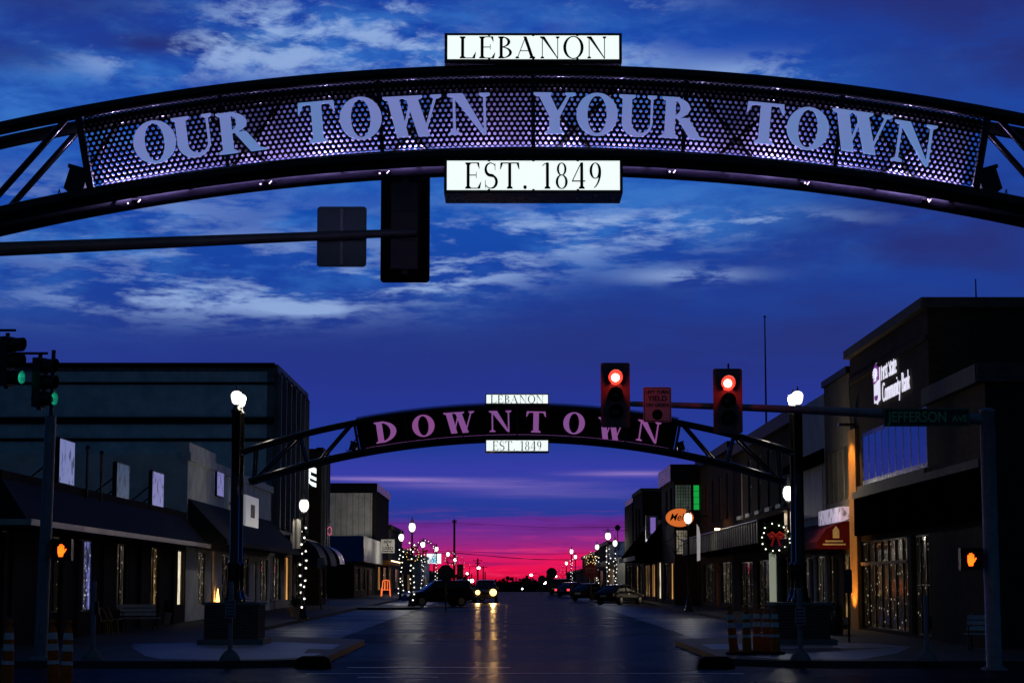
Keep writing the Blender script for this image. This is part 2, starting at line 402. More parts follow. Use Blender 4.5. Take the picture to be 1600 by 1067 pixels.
def glyph(ch, T, t, S):
    """pieces and width of a capital, cap height 1; T thick, t thin, S serif reach"""
    g = []
    def poly(p): g.append(('poly', p))
    def ser(x0, x1, y, up):   # slab serif, bracketed
        k = 0.045
        poly([(x0 - S, y), (x1 + S, y), (x1 + S, y + k * up), (x1 + S * .25, y + 2.0 * k * up), (x0 - S * .25, y + 2.0 * k * up), (x0 - S, y + k * up)])
    def stem(x, w, y0=0.0, y1=1.0, sb=True, stp=True):
        poly(_rect(x, x + w, y0, y1))
        if sb: ser(x, x + w, y0, 1)
        if stp: ser(x, x + w, y1, -1)
    def diag(x0, y0, x1, y1, w): poly([(x0, y0), (x0 + w, y0), (x1 + w, y1), (x1, y1)])
    if ch == 'O': g.append(_ring(.44, .5, .44, .525, .44 - T, .525 - t * 1.1)); W = .88
    elif ch == 'U':
        stem(S, T, .32, 1, False, True); stem(.78, t, .32, 1, False, True)
        cx = (S + .78 + t) / 2; rx = (.78 + t - S) / 2
        o = _ring(cx, .34, rx, .36, rx - T, .36 - t * 1.6, 180, 360, 20)[1]
        inner0 = (S + T, .78)
        out = []
        for i, q in enumerate(o):
            a0 = PI + PI * i / 20; a1 = PI + PI * (i + 1) / 20
            ic = (inner0[0] + inner0[1]) / 2; ir = (inner0[1] - inner0[0]) / 2
            out.append([q[0], q[1], (ic + ir * math.cos(a1), .34 + (.36 - t * 1.8) * math.sin(a1)), (ic + ir * math.cos(a0), .34 + (.36 - t * 1.8) * math.sin(a0))])
        g.append(('strip', out)); W = .78 + t + S
    elif ch == 'D': stem(S, T); g.append(_ring(S + T * .6, .5, .70 - T * .3, .5, .70 - T * 1.3, .5 - t * 1.1, -90, 90, 20)); W = S + .72 + T * .3
    elif ch == 'R':
        stem(S, T); g.append(_ring(S + T * .6, .74, .50 - T * .3, .26, .50 - T * 1.25, .26 - t, -90, 90, 16))
        diag(.60 + S, 0, .28 + S, .5, T * 1.12); poly([(.60 + S, 0), (.60 + S + T * 1.12 + S * .9, 0), (.60 + S + T * 1.12 + S * .9, .045), (.60 + S, .08)]); W = .60 + S * 1.9 + T * 1.12
    elif ch == 'B':
        stem(S, T); g.append(_ring(S + T * .6, .755, .42 - T * .3, .245, .42 - T * 1.25, .245 - t, -90, 90, 16))
        g.append(_ring(S + T * .6, .265, .49 - T * .3, .265, .49 - T * 1.25, .265 - t, -90, 90, 16)); W = S + .5 + T * .3
    elif ch == 'T':
        c = .42; stem(c - T / 2, T, 0, 1, True, False); poly(_rect(0.02, .82, 1 - t * 1.2, 1))
        poly([(0, .74), (.03, .74), (.13, 1 - t), (0.02, 1)]); poly([(.84, .74), (.81, .74), (.71, 1 - t), (.82, 1)]); W = .84
    elif ch == 'W':
        def d2(xa, xb, w): poly([(xa, 1), (xa + w, 1), (xb + w * .55, 0), (xb - w * .45, 0)] if xb > xa else [(xa, 1), (xa + w, 1), (xb + w * .55, 0), (xb - w * .45, 0)])
        d2(.07, .37, T * 1.05); d2(.58, .37, t); d2(.46, .82, T * 1.05); d2(1.08, .82, t)
        ser(.07, .07 + T, 1, -1); ser(.48, .50 + T, 1, -1); ser(1.08, 1.08 + t, 1, -1); W = 1.2
    elif ch == 'N':
        stem(S + .02, t, 0, 1, True, False); stem(.74, t, 0, 1, False, True)
        poly([(S - .02, 1), (S + T * 1.0, 1), (.74 + t, 0), (.74 + t - .04, -.03), (.74 - T * .25, .04)]); ser(S, S + T * .3, 1, -1); W = .76 + t + S
    elif ch == 'Y':
        c = .46; stem(c - T / 2, T, 0, .46, True, False)
        poly([(.07, 1), (.07 + T * 1.1, 1), (c + T / 2, .44), (c - T / 2, .42)]); poly([(.78, 1), (.78 + t, 1), (c + T / 2, .42), (c, .44)])
        ser(.07, .07 + T, 1, -1); ser(.78, .78 + t, 1, -1); W = .9
    elif ch == 'L': stem(S, T); poly(_rect(S + T, .66, 0, t)); poly([(.66, 0), (.70, .28), (.68, .28), (.54, t)]); W = .7
    elif ch == 'E':
        stem(S, T); poly(_rect(S + T, .64, 0, t)); poly(_rect(S + T, .60, 1 - t, 1)); poly(_rect(S + T, .48, .5, .5 + t))
        poly([(.64, 0), (.69, .26), (.67, .26), (.53, t)]); poly([(.60, 1), (.62, .76), (.60, .76), (.5, 1 - t)]); poly(_rect(.465, .49, .40, .64)); W = .68
    elif ch == 'A':
        diag(.06, 0, .42, 1, t); diag(.66, 0, .34, 1, T * 1.05); poly(_rect(.20, .66, .33, .33 + t)); ser(.06, .06 + t, 0, 1); ser(.66, .66 + T, 0, 1); W = .92
    elif ch == 'S':
        pts = []; ws = []
        for i in range(19):
            a = math.radians(30 + (270 - 30) * i / 18); pts.append((.28 + .22 * math.cos(a), .745 + .235 * math.sin(a))); ws.append(t + (T - t) * max(0, math.sin((a - 1.57) / 1.5)) ** 1 * .9 if a > 1.57 else t)
        for i in range(1, 22):
            a = math.radians(90 - (90 + 150) * i / 21); pts.append((.28 + .25 * math.cos(a), .265 + .245 * math.sin(a))); ws.append(t + (T - t) * max(0, math.cos(a)) * .9)
        for i in (17, 18, 19, 20): ws[i] = T * .9
        g.append(_stroke(pts, ws)); poly(_rect(.455, .48, .70, .98)); poly(_rect(.04, .065, .02, .32)); W = .54
    elif ch == '.': g.append(_ring(.1, .06, .075, .075, .001, .001, 0, 360, 14)); W = .2
    elif ch == '1': stem(.2, T, 0, 1, True, False); poly([(.2, 1), (.2, .95), (.04, .86), (.04, .89)]); W = .46
    elif ch == '8': g.append(_ring(.28, .75, .21, .25, .21 - T * .75, .25 - t)); g.append(_ring(.28, .265, .26, .275, .26 - T * .85, .275 - t)); W = .56
    elif ch == '4': diag(.02, .3, .40, 1, t * 1.3); poly(_rect(.02, .60, .27, .27 + t * 1.3)); stem(.38, T, 0, 1, True, False); W = .62
    elif ch == '9':
        g.append(_ring(.27, .69, .25, .31, .25 - T * .9, .31 - t)); pts = []; ws = []
        for i in range(14):
            a = math.radians(10 - 75 * i / 13); pts.append((.03 + .44 * math.cos(a), .60 + .62 * math.sin(a))); ws.append(T * .9 - (T * .9 - t) * i / 13)
        g.append(_stroke(pts, ws)); W = .54
    else: W = .4
    return g, W
def put_glyph(mb, ch, fn, y0, depth, T=.2, t=.05, S=.07):
    """fn(a,b,t) maps letter coordinates to a point; t is the distance out of the plane"""
    g, W = glyph(ch, T, t, S)
    for k, (kind, p) in enumerate(g):
        d0, d1 = y0, y0 + depth + 0.0005 * k
        if kind == 'poly': mb.prism(p, fn, d0, d1)
        else:
            for q in p: mb.prism(q, fn, d0, d1)
    return W
def serif_line(mb, s, xc, zc, h, width, fn3, depth=.003, T=.13, t=.035, S=.06, gap=.14):
    """a straight line of serif capitals fitted to a width"""
    ws = [(glyph(c, T, t, S)[1] if c != ' ' else .32) for c in s]
    tot = sum(ws) + gap * (len(s) - 1); k = width / (tot * h); x = xc - width / 2
    for c, w in zip(s, ws):
        if c != ' ':
            put_glyph(mb, c, lambda a, b, d, x=x: fn3(x + a * h * k, zc - h / 2 + b * h, d), 0, depth, T, t, S)
        x += (w + gap) * h * k

# ------------------------------------------------------------------ ground, road, pavements
def g(Y):
    if Y < 50: return 0.0
    if Y < 270: return .005 * (Y - 50)
    if Y < 620: return 1.1 - .0125 * (Y - 270)
    return 1.1 - .0125 * 350
YS = [-60, 0, 20, 30, 40, 46, 48, 50, 55, 60, 66, 72, 80, 90, 100, 115, 130, 145, 160, 180, 200, 225, 250, 262, 270, 280, 300, 340, 400, 500, 620, 900, 2500]
def strip_sheet(name, x0, x1, ys, dz, m, kind='structure'):
    mb = MB(); vs = []; fs = []
    for i, y in enumerate(ys):
        vs += [(x0, y, g(y) + dz), (x1, y, g(y) + dz)]
        if i: fs.append((2 * i - 2, 2 * i - 1, 2 * i + 1, 2 * i))
    mb.add(vs, fs); return tag(mb.build(name, m), kind=kind)

def asphalt(name, c0, c1, r0, r1, wet=.07):
    m, nt, b = _new(name)
    tc = nt.nodes.new('ShaderNodeTexCoord')
    f1 = noise_node(nt, 0.12, 6, 0.6, tc.outputs['Object']); f2 = noise_node(nt, 14, 3, 0.7, tc.outputs['Object'])
    mp = nt.nodes.new('ShaderNodeMapping'); mp.inputs['Scale'].default_value = (1.1, 0.05, 1); nt.links.new(tc.outputs['Object'], mp.inputs[0])
    f3 = noise_node(nt, 1.0, 4, 0.6, mp.outputs[0])
    mx = nt.nodes.new('ShaderNodeMix'); mx.data_type = 'RGBA'; mx.blend_type = 'MULTIPLY'; mx.inputs[0].default_value = .8
    nt.links.new(ramp2(nt, f3, .3, .7, tuple(c0) + (1,), tuple(c1) + (1,)), mx.inputs[6])
    nt.links.new(ramp2(nt, f2, .2, .8, (.5, .5, .5, 1), (1, 1, 1, 1)), mx.inputs[7])
    nt.links.new(mx.outputs[2], b.inputs['Base Color'])
    nt.links.new(ramp2(nt, f1, .3, .7, (r0,) * 3 + (1,), (r1,) * 3 + (1,)), b.inputs['Roughness'])
    ad = nt.nodes.new('ShaderNodeMath'); ad.operation = 'ADD'; nt.links.new(f2, ad.inputs[0]); nt.links.new(noise_node(nt, 3.0, 4, .6, tc.outputs['Object']), ad.inputs[1])
    bump(nt, b, ad.outputs[0], .35, .012)
    b.inputs['Specular IOR Level'].default_value = 0
    gl = nt.nodes.new('ShaderNodeBsdfGlossy'); gl.inputs['Color'].default_value = (.85, .92, 1, 1)
    nt.links.new(ramp2(nt, f1, .3, .7, (r0,) * 3 + (1,), (r1,) * 3 + (1,)), gl.inputs['Roughness'])
    bn = [n for n in nt.nodes if n.type == 'BUMP'][-1]; nt.links.new(bn.outputs[0], gl.inputs['Normal'])
    ms = nt.nodes.new('ShaderNodeMixShader'); nt.links.new(ramp2(nt, f1, .35, .65, (wet * .75,) * 3 + (1,), (wet * 1.35,) * 3 + (1,)), ms.inputs[0])
    nt.links.new(b.outputs[0], ms.inputs[1]); nt.links.new(gl.outputs[0], ms.inputs[2])
    out = [n for n in nt.nodes if n.type == 'OUTPUT_MATERIAL'][0]; nt.links.new(ms.outputs[0], out.inputs[0])
    return m
M_road = asphalt('road_asphalt', (.010, .014, .020), (.02, .025, .032), .20, .36)
M_park = asphalt('worn_parking_concrete', (.035, .038, .044), (.065, .067, .072), .24, .42, .16)
M_walk = mat('pavement_concrete', (.07, .07, .07), .6, 0, .3, .8, .15, 20)
strip_sheet('ground', -1400, 1400, YS, -0.05, mat('bare_ground', (.012, .012, .012), .95, 0, .3, .05, spec=.1))
Y1 = [y for y in YS if 44 <= y <= 620]
strip_sheet('road', -5.6, 6.2, [y for y in YS if y <= 620], 0, M_road)
strip_sheet('crossing_road', -60, -5.6, [20, 30, 40, 46], 0, M_road)
strip_sheet('crossing_road', 6.2, 60, [20, 30, 40, 46], 0, M_road)
strip_sheet('parking_lane', -9.2, -5.6, Y1[1:], 0.004, M_park)
strip_sheet('parking_lane', 6.2, 10.1, Y1[1:], 0.004, M_park)
def pave(name, pts, y_list=None, h=.15, m=None):
    """kerbed slab with the outline pts [(x,y)..], following the grade"""
    mb = MB(); n = len(pts)
    vs = [(x, y, g(y) - .1) for x, y in pts] + [(x, y, g(y) + h) for x, y in pts]
    mb.add(vs, [tuple(range(n, 2 * n))] + [(i, (i + 1) % n, n + (i + 1) % n, n + i) for i in range(n)])
    return tag(mb.build(name, m or M_walk), kind='structure')
def pave_strip(name, x0, x1, ys):
    mb = MB()
    for a, b in zip(ys[:-1], ys[1:]):
        vs = [(x0, a, g(a) - .1), (x1, a, g(a) - .1), (x1, b, g(b) - .1), (x0, b, g(b) - .1)]
        vs += [(x, y, g(y) + .15) for x, y, _ in vs]
        mb.add(vs, [(4, 5, 6, 7), (0, 4, 7, 3), (1, 2, 6, 5)] + ([(0, 1, 5, 4)] if a == ys[0] else []))
    return tag(mb.build(name, m_walk2), kind='structure')
m_walk2 = M_walk
YW = [72, 80, 90, 100, 115, 130, 145, 160, 180, 200, 225, 250, 262, 270, 280, 300, 340, 400, 500]
pave_strip('pavement', -30, -9.2, YW); pave_strip('pavement', 10.1, 30, YW)
def arc(cx, cy, r, a0, a1, n=8): return [(cx + r * math.cos(math.radians(a0 + (a1 - a0) * i / n)), cy + r * math.sin(math.radians(a0 + (a1 - a0) * i / n))) for i in range(n + 1)]
pave('pavement', [(-40, 72), (-40, 46.3)] + arc(-6.8, 48.8, 2.5, -90, 0) + [(-4.3, 60)] + arc(-6.3, 62, 2.0, 0, 60, 5) + [(-9.2, 68), (-9.2, 72)])
pave('pavement', [(40, 46.3), (40, 72), (10.1, 72), (10.1, 68)] + arc(7.0, 62, 2.0, 120, 180, 5) + [(5.0, 60), (5.0, 49)] + arc(7.5, 48.8, 2.5, 180, 270))
pave('curb_island', arc(-7.4, 133, 1.9, 0, 90, 5) + [(-9.2, 134.5), (-9.2, 126)] + arc(-7.4, 127.5, 1.9, -90, 0, 5))
pave('curb_island', [(10.1, 154.5)] + [(10.1, 166)] + arc(8.4, 163.5, 1.9, 90, 180, 5) + arc(8.4, 156.5, 1.9, 180, 270, 5))
# sealed slabs at the two corners
def pad(pts):
    MB_ = MB(); MB_.add([(x, y, g(y) + .155) for x, y in pts], [tuple(range(len(pts)))]); return tag(MB_.build('pavement_ramp', M_pad), kind='structure')
M_pad = asphalt('sealed_pale_concrete', (.16, .19, .26), (.24, .27, .34), .35, .5, .22)
pad([(-10.6, 58.6), (-10.2, 56), (-9.0, 50.5), (-8.0, 47.6), (-6.6, 47.0), (-5.4, 47.5), (-4.7, 48.8), (-4.55, 52), (-4.7, 58), (-7, 60.5)])
pad([(6.3, 47.4), (8.0, 47.2), (9.6, 50.5), (10.9, 56), (10.4, 58.6), (8.5, 60), (5.4, 58), (5.3, 50)])
# painted lines
M_line = mat('road_paint', (.5, .5, .48), .45, 0, .45, 2.5)
def paint(x0, x1, y0, y1):
    mb = MB(); mb.add([(x0, y0, g(y0) + .008), (x1, y0, g(y0) + .008), (x1, y1, g(y1) + .008), (x0, y1, g(y1) + .008)], [(0, 1, 2, 3)])
    return mb
tag(paint(-3.6, .05, 46.1, 46.45).build('road_line', M_line), kind='structure')
tag(paint(-4.2, 4.9, 43.0, 43.2).build('road_line', M_line), kind='structure')
tag(paint(-3.0, -1.4, 41.2, 41.5).build('road_line', M_line), kind='structure')
mb = MB()
for y in range(52, 250, 8):
    mb.add([(-.05 - .12, y, g(y) + .008), (-.05, y, g(y) + .008), (-.05, y + 3, g(y + 3) + .008), (-.17, y + 3, g(y + 3) + .008)], [(0, 1, 2, 3)])
tag(mb.build('road_line', mat('yellow_road_paint', (.12, .09, .02), .55, 0, .5, 2)), kind='structure')
mb = MB()
for y in range(74, 250, 4):
    if not (122 < y < 138): mb.add([(-9.1, y + 2.2, g(y + 2.2) + .010), (-9.1, y + 2.33, g(y + 2.33) + .010), (-5.7, y + .13, g(y + .13) + .010), (-5.7, y, g(y) + .010)], [(0, 1, 2, 3)])
    if not (152 < y < 168): mb.add([(10.0, y + 2.2, g(y + 2.2) + .010), (10.0, y + 2.33, g(y + 2.33) + .010), (6.3, y + .13, g(y + .13) + .010), (6.3, y, g(y) + .010)], [(0, 1, 2, 3)])
tag(mb.build('road_line', M_line), kind='structure')

# ------------------------------------------------------------------ the two street arches
R_TOP, R_BOT = 24.93, 24.05
M_led = emi('violet_led', (.42, .22, 1.0), 9.0)
M_sign = emi('lit_white_acrylic', (.9, 1.0, .97), 1.0)
M_ink = mat('black_vinyl', (.004, .004, .005), .5, 0, .2, 5)
M_globe = emi('lit_lamp_globe', (1.0, .96, .87), 1.7)
def lamp_light(parent, loc, e, col=(1, .9, .72), ang=150):
    ld = bpy.data.lights.new('lamp_light', 'POINT'); ld.energy = e; ld.color = col; ld.shadow_soft_size = .15
    lo = bpy.data.objects.new('lamp_light', ld); C.objects.link(lo); lo.parent = parent; lo.location = loc; return lo
M_brickd = brick('plinth_brick', (.2, .1, .07), (.14, .07, .055), (.22, .2, .18))
def polar(phi, r, y): return (r * math.sin(phi), y, ZC + r * math.cos(phi))
_perf = {}
M_rearch = mat('dark_satin_steel', (.022, .02, .03), .35, 0, .3, 4)
M_perfback = mat('pale_inner_steel', (.34, .32, .42), .5, 0.0, .2, 5)
def perforated_sheet():
    if 'm' in _perf: return _perf['m']
    mb = MB(); r0, r1 = 24.15, 24.885; pitch = .0585; hr = .0168; row = pitch * .866
    Rm = (r0 + r1) / 2; nrow = int((r1 - r0) / row); half = .1862; ncol = int(half * 2 * Rm / pitch)
    bars = [-3.16 / 24.5, -1.56 / 24.5, 0, 1.55 / 24.5, 3.12 / 24.5]
    for j in range(nrow):
        rc = r0 + (j + .5) * row
        for i in range(ncol):
            s = (i - ncol / 2 + .25 + .5 * (j % 2)) * pitch
            vs = []
            for k in range(12):
                a = PI / 6 * k + PI / 2
                hexr = pitch / math.sqrt(3) if k % 2 == 0 else pitch / 2
                for q in (hexr, hr):
                    ss = s + q * math.cos(a); rr = rc + q * math.sin(a)
                    vs.append(polar(ss / Rm, rr, 0))
            mb.add(vs, [(2 * k, 2 * ((k + 1) % 12), 2 * ((k + 1) % 12) + 1, 2 * k + 1) for k in range(12)])
    me = mb; _perf['m'] = mb; return mb
def street_arch(Y, xc, ztop, label, words_at, M_let, face, panel_gain, two_sided):
    """welded box truss over the street with perforated letter panels; local origin under its middle"""
    global ZC
    gy = g(Y)
    t = thing('street_arch', label, 'arch', (xc, Y, gy))
    ZC = ztop - gy - 25.0
    D = .28
    PHI = .322
    def arcpts(r, y, a0=-PHI, a1=PHI, n=64): return [polar(a0 + (a1 - a0) * i / n, r, y) for i in range(n + 1)]
    for y in (-D, D):
        MB().path(arcpts(R_TOP, y), .07, 12).build('top_chord', M_gloss, t)
        MB().path(arcpts(R_BOT, y), .094, 12).build('bottom_chord', M_gloss if y < 0 else M_rearch, t)
        # diagonals of the open ends
        for sg in (-1, 1):
            for a, b, ra, rb in ((.192, .236, R_TOP, R_BOT), (.2515, .2515, R_TOP, R_BOT), (.2525, .313, R_TOP, R_BOT), (.304, .3165, R_TOP, R_BOT)):
                MB().tube(polar(sg * a, ra - .03, y), polar(sg * b, rb + .03, y), .036, None, 8).build('brace', M_gloss, t)
    # lacing between front and rear
    for k in range(11):
        a = -.175 + .035 * k; b = a + .035 if k % 2 == 0 else a - .0
        MB().tube(polar(a, R_TOP - .04, D - .03), polar(a + (.03 if k % 2 else -.03), R_BOT + .06, D - .03), .022, None, 6).build('lacing_bar', M_gloss, t)
    for k in range(12):
        a = -.1815 + .033 * k
        MB().tube(polar(a, R_BOT + .02, -D), polar(a, R_BOT + .02, D), .022, None, 6).build('cross_bar', M_gloss, t)
    def radial_bar(a, w, y0, y1):
        fr = MB()
        fr.prism([(-w / 2, 24.11), (w / 2, 24.11), (w / 2, 24.91), (-w / 2, 24.91)], lambda s, r, y: polar(a + s / 24.5, r, y), y0, y1)
        fr.build('frame_bar', M_black, t)
    for a in (-.1875, .1875): radial_bar(a, .07, -D - .045, -D + .03)
    for a in (-.129, -.0637, 0, .0632, .1275): radial_bar(a, .04, -D - .035, -D + .02)
    ps = perforated_sheet(); ps.build('perforated_panel', M_perf, t, (0, -D - .02, 0))
    if two_sided: ps.build('perforated_panel', M_perfback, t, (0, D + .02, 0))
    else: MB().prism([(-.187 + .374 * i / 40, 24.12) for i in range(41)] + [(.187 - .374 * i / 40, 24.9) for i in range(41)], lambda a, r, y: polar(a, r, y), D + .02, D + .024).build('back_panel', M_perf, t)
    # letters stand just proud of the panel
    for ch, px0, px1, py0, py1 in words_at:
        pa = P((px0 + px1) / 2, (py0 + py1) / 2, Y - D - .05) - Vector((xc, 0, gy))
        w = (P(px1, 0, Y - D).x - P(px0, 0, Y - D).x)
        phi = math.atan2(pa.x, pa.z - ZC); rc = math.hypot(pa.x, pa.z - ZC)
        H = face['h']; gl, W = glyph(ch, .235, .055, .085)
        kx = (w / math.cos(phi) * .97) / W
        def fn(a, b, d, phi=phi, rc=rc, kx=kx, W=W):
            lx = (a - W / 2) * kx; lz = (b - .5) * H
            return (rc * math.sin(phi) + lx * math.cos(phi) + lz * math.sin(phi), -D - .035 - d, ZC + rc * math.cos(phi) - lx * math.sin(phi) + lz * math.cos(phi))
        mb = MB(); put_glyph(mb, ch, fn, 0.0, .022, .235, .055, .085); mb.build('letter', M_let, t)
    # the two lit boxes
    def lightbox(z0, z1, txt, w):
        b = MB(); b.box(-.905, .905, -D - .10, D - .08, z0, z1); f = b.build('sign_box', M_black, t)
        b = MB(); b.box(-.875, .875, -D - .112, -D - .1015, z0 + .028, z1 - .028); b.build('lit_face', M_sign, f)
        for x in (-.45, 0, .45):
            b = MB(); b.box(x - .012, x + .012, -D - .118, -D - .113, z1 - .036, z1 - .020); b.build('clip', M_black, f); b = MB(); b.box(x - .012, x + .012, -D - .118, -D - .113, z0 + .020, z0 + .036); b.build('clip', M_black, f)
        b = MB(); serif_line(b, txt, 0, (z0 + z1) / 2 - .004, (z1 - z0) * .76, w, lambda x, z, d: (x, -D - .1135 - d, z)); b.build('lettering', M_ink, f)
    Zt = ZC + 25.0
    lightbox(Zt + .0, Zt + .30, 'LEBANON', 1.50)
    lightbox(Zt - 1.355, Zt - 1.00, 'EST. 1849', 1.38)
    MB().path([polar(-.18 + .36 * i / 40, R_BOT + .10, 0.02) for i in range(41)], .02, 6).build('led_strip', panel_gain, t)
    if two_sided:      # the fittings inside the box throw uneven fans of violet light up the rear sheet
        for k, (a, e) in enumerate(((-.178, 5), (-.160, 2.4), (-.118, 1.2), (-.088, 4.2), (-.052, 3.2), (-.020, 1.2), (.012, 4.2), (.038, 2.0), (.072, 1.2), (.104, 3.6), (.132, 2.0), (.160, 4.6), (.178, 1.6))):
            ld = bpy.data.lights.new('violet_uplight', 'POINT'); ld.energy = e * 3.6; ld.color = (.62, .5, 1.0); ld.shadow_soft_size = .02
            lo = bpy.data.objects.new('violet_uplight', ld); C.objects.link(lo); lo.parent = t; lo.location = polar(a, R_BOT + .17, .12)
    # floodlights at both ends of the letter panel, and the little fittings along the lower chord
    for sg in (-1, 1):
        p = Vector(polar(sg * .1935, R_BOT + .22, -.05))
        Mr = Matrix.Translation(p) @ Matrix.Rotation(sg * (-.28), 4, 'Y')
        b = MB().box(-.10, .10, -.15, .15, -.12, .12, Mr); b.box(-.12, .12, -.17, .17, .10, .135, Mr); fl = b.build('floodlight', M_black, t)
        c = MB().path([Mr @ Vector((sg * .05, .1, -.12)), Mr @ Vector((sg * .14, .08, -.2)), Mr @ Vector((sg * .19, .05, -.12)), Mr @ Vector((sg * .17, .02, -.22)), Mr @ Vector((sg * .02, .0, -.25))], .008, 5)
        c.build('cable', M_black, fl)
    for a in (-.172, -.115, -.064, .06, .118, .171):
        p = Vector(polar(a, R_BOT - .02, D - .10))
        b = MB().tube(p + Vector((-.05, 0, 0)), p + Vector((.05, 0, 0)), .028, None, 8); ft = b.build('spot_fitting', M_black, t)
        MB().ball(p + Vector((-.035 + .3 * a, -.03, -.022 + .1 * a)), .009, 6, 4).build('bulb', emi('violet_bulb', (.75, .55, 1.0), 3.0), ft)
        MB().tube(p + Vector((.02, -.035, -.03)), p + Vector((.045, -.03, .0)), .005, None, 5).build('bulb', emi('violet_bulb', (.75, .55, 1.0), 3.0), ft)
    # posts on brick plinths, each with a lit lamp on top
    for sg in (-1, 1):
        x = sg * 7.98
        b = MB().box(x - .75, x + .75, -.85, .85, .16, 1.24); pl = b.build('plinth', M_brickd, t)
        MB().box(x - .80, x + .80, -.90, .90, 1.245, 1.32).build('plinth_cap', M_conc, pl)
        MB().box(x - .92, x + .92, -1.02, 1.02, .145, .30).build('footing', M_conc, pl)
        hz = ztop - gy - .02
        for y in (-.45, .45):
            b = MB().lathe([(.27, 1.32), (.27, 1.42), (.22, 1.47), (.18, 1.75), (.165, 2.3), (.19, 2.33), (.19, 2.42), (.13, 2.45), (.125, hz - .25), (.16, hz - .22), (.16, hz - .16), (.09, hz - .1), (.09, hz)], (x, y, 0), 18)
            po = b.build('post', M_gloss, t)
            gb = MB().lathe([(.05, hz), (.12, hz + .06), (.155, hz + .2), (.16, hz + .29), (.12, hz + .36), (.03, hz + .40)], (x, y, 0), 14); gb.build('lamp_globe', M_globe, po)
            MB().lathe([(.05, hz + .39), (.03, hz + .43), (.01, hz + .54)], (x, y, 0), 8).build('finial', M_black, po)
            lamp_light(po, (x - sg * .40, y - .05, hz + .2), 3 if Y < 30 else 28)
        b = MB()
        for z in (2.0, hz - 1.95, hz - .7): b.tube((x, -.45, z), (x, .45, z), .05, None, 8)
        b.build('post_tie', M_gloss, t)
        b = MB()
        for a, r in ((PHI, R_TOP), (PHI - .003, R_BOT)):
            q = Vector(polar(sg * a, r, 0)); b.tube((q.x, -.45, q.z), (q.x, .45, q.z), .07, None, 8)
        b.build('seat_bracket', M_gloss, t)
    return t
def letters(rows):
    return rows
def letmat(name, ca, cb, st_):
    m, nt, b = _new(name)
    c = ramp2(nt, noise_node(nt, .9, 3, .5), .38, .62, ca + (1,), cb + (1,)); nt.links.new(c, b.inputs['Emission Color']); nt.links.new(c, b.inputs['Base Color'])
    b.inputs['Emission Strength'].default_value = st_; b.inputs['Roughness'].default_value = .5; return m
M_let_near = letmat('lit_letters_periwinkle', (.115, .215, .48), (.17, .205, .49), .95)
M_let_far = letmat('lit_letters_orchid', (.38, .10, .36), (.32, .12, .40), .62)
W1 = []
for s, xs in (('OUR', ((208, 275, 222), (270, 334, 213), (339, 414, 206))), ('TOWN', ((466, 525, 191), (530, 597, 185), (599, 690, 182), (699, 768, 178))),
              ('YOUR', ((834, 898, 177), (900, 966, 179), (966, 1026, 181), (1033, 1103, 185))), ('TOWN', ((1165, 1225, 193), (1229, 1296, 201), (1298, 1391, 207), (1394, 1463, 224)))):
    for ch, (a, b, yc) in zip(s, xs): W1.append((ch, a, b, yc - 35, yc + 35))
pc = P(833, 101, 20.5)
near_arch = street_arch(20.78, pc.x, pc.z, 'near steel arch with perforated band reading OUR TOWN YOUR TOWN', W1, M_let_near, {'h': .425}, emi('violet_led_strip', (.5, .36, 1.0), 26.0), True)
W2 = []
for ch, a, b, yc in (('D', 586, 620, 674), ('O', 644, 679, 665), ('W', 694, 741, 660), ('N', 764, 800, 658), ('T', 822, 853, 659), ('O', 880, 914, 661), ('W', 934, 976, 670), ('N', 995, 1032, 674)):
    W2.append((ch, a, b, yc - 17, yc + 17))
pc = P(808, 632, 58.2)
far_arch = street_arch(58.48, pc.x, pc.z, 'farther steel arch with perforated band reading DOWNTOWN, lit lamps on its posts', W2, M_let_far, {'h': .60}, emi('violet_led_strip_dim', (.5, .16, .6), .7), False)

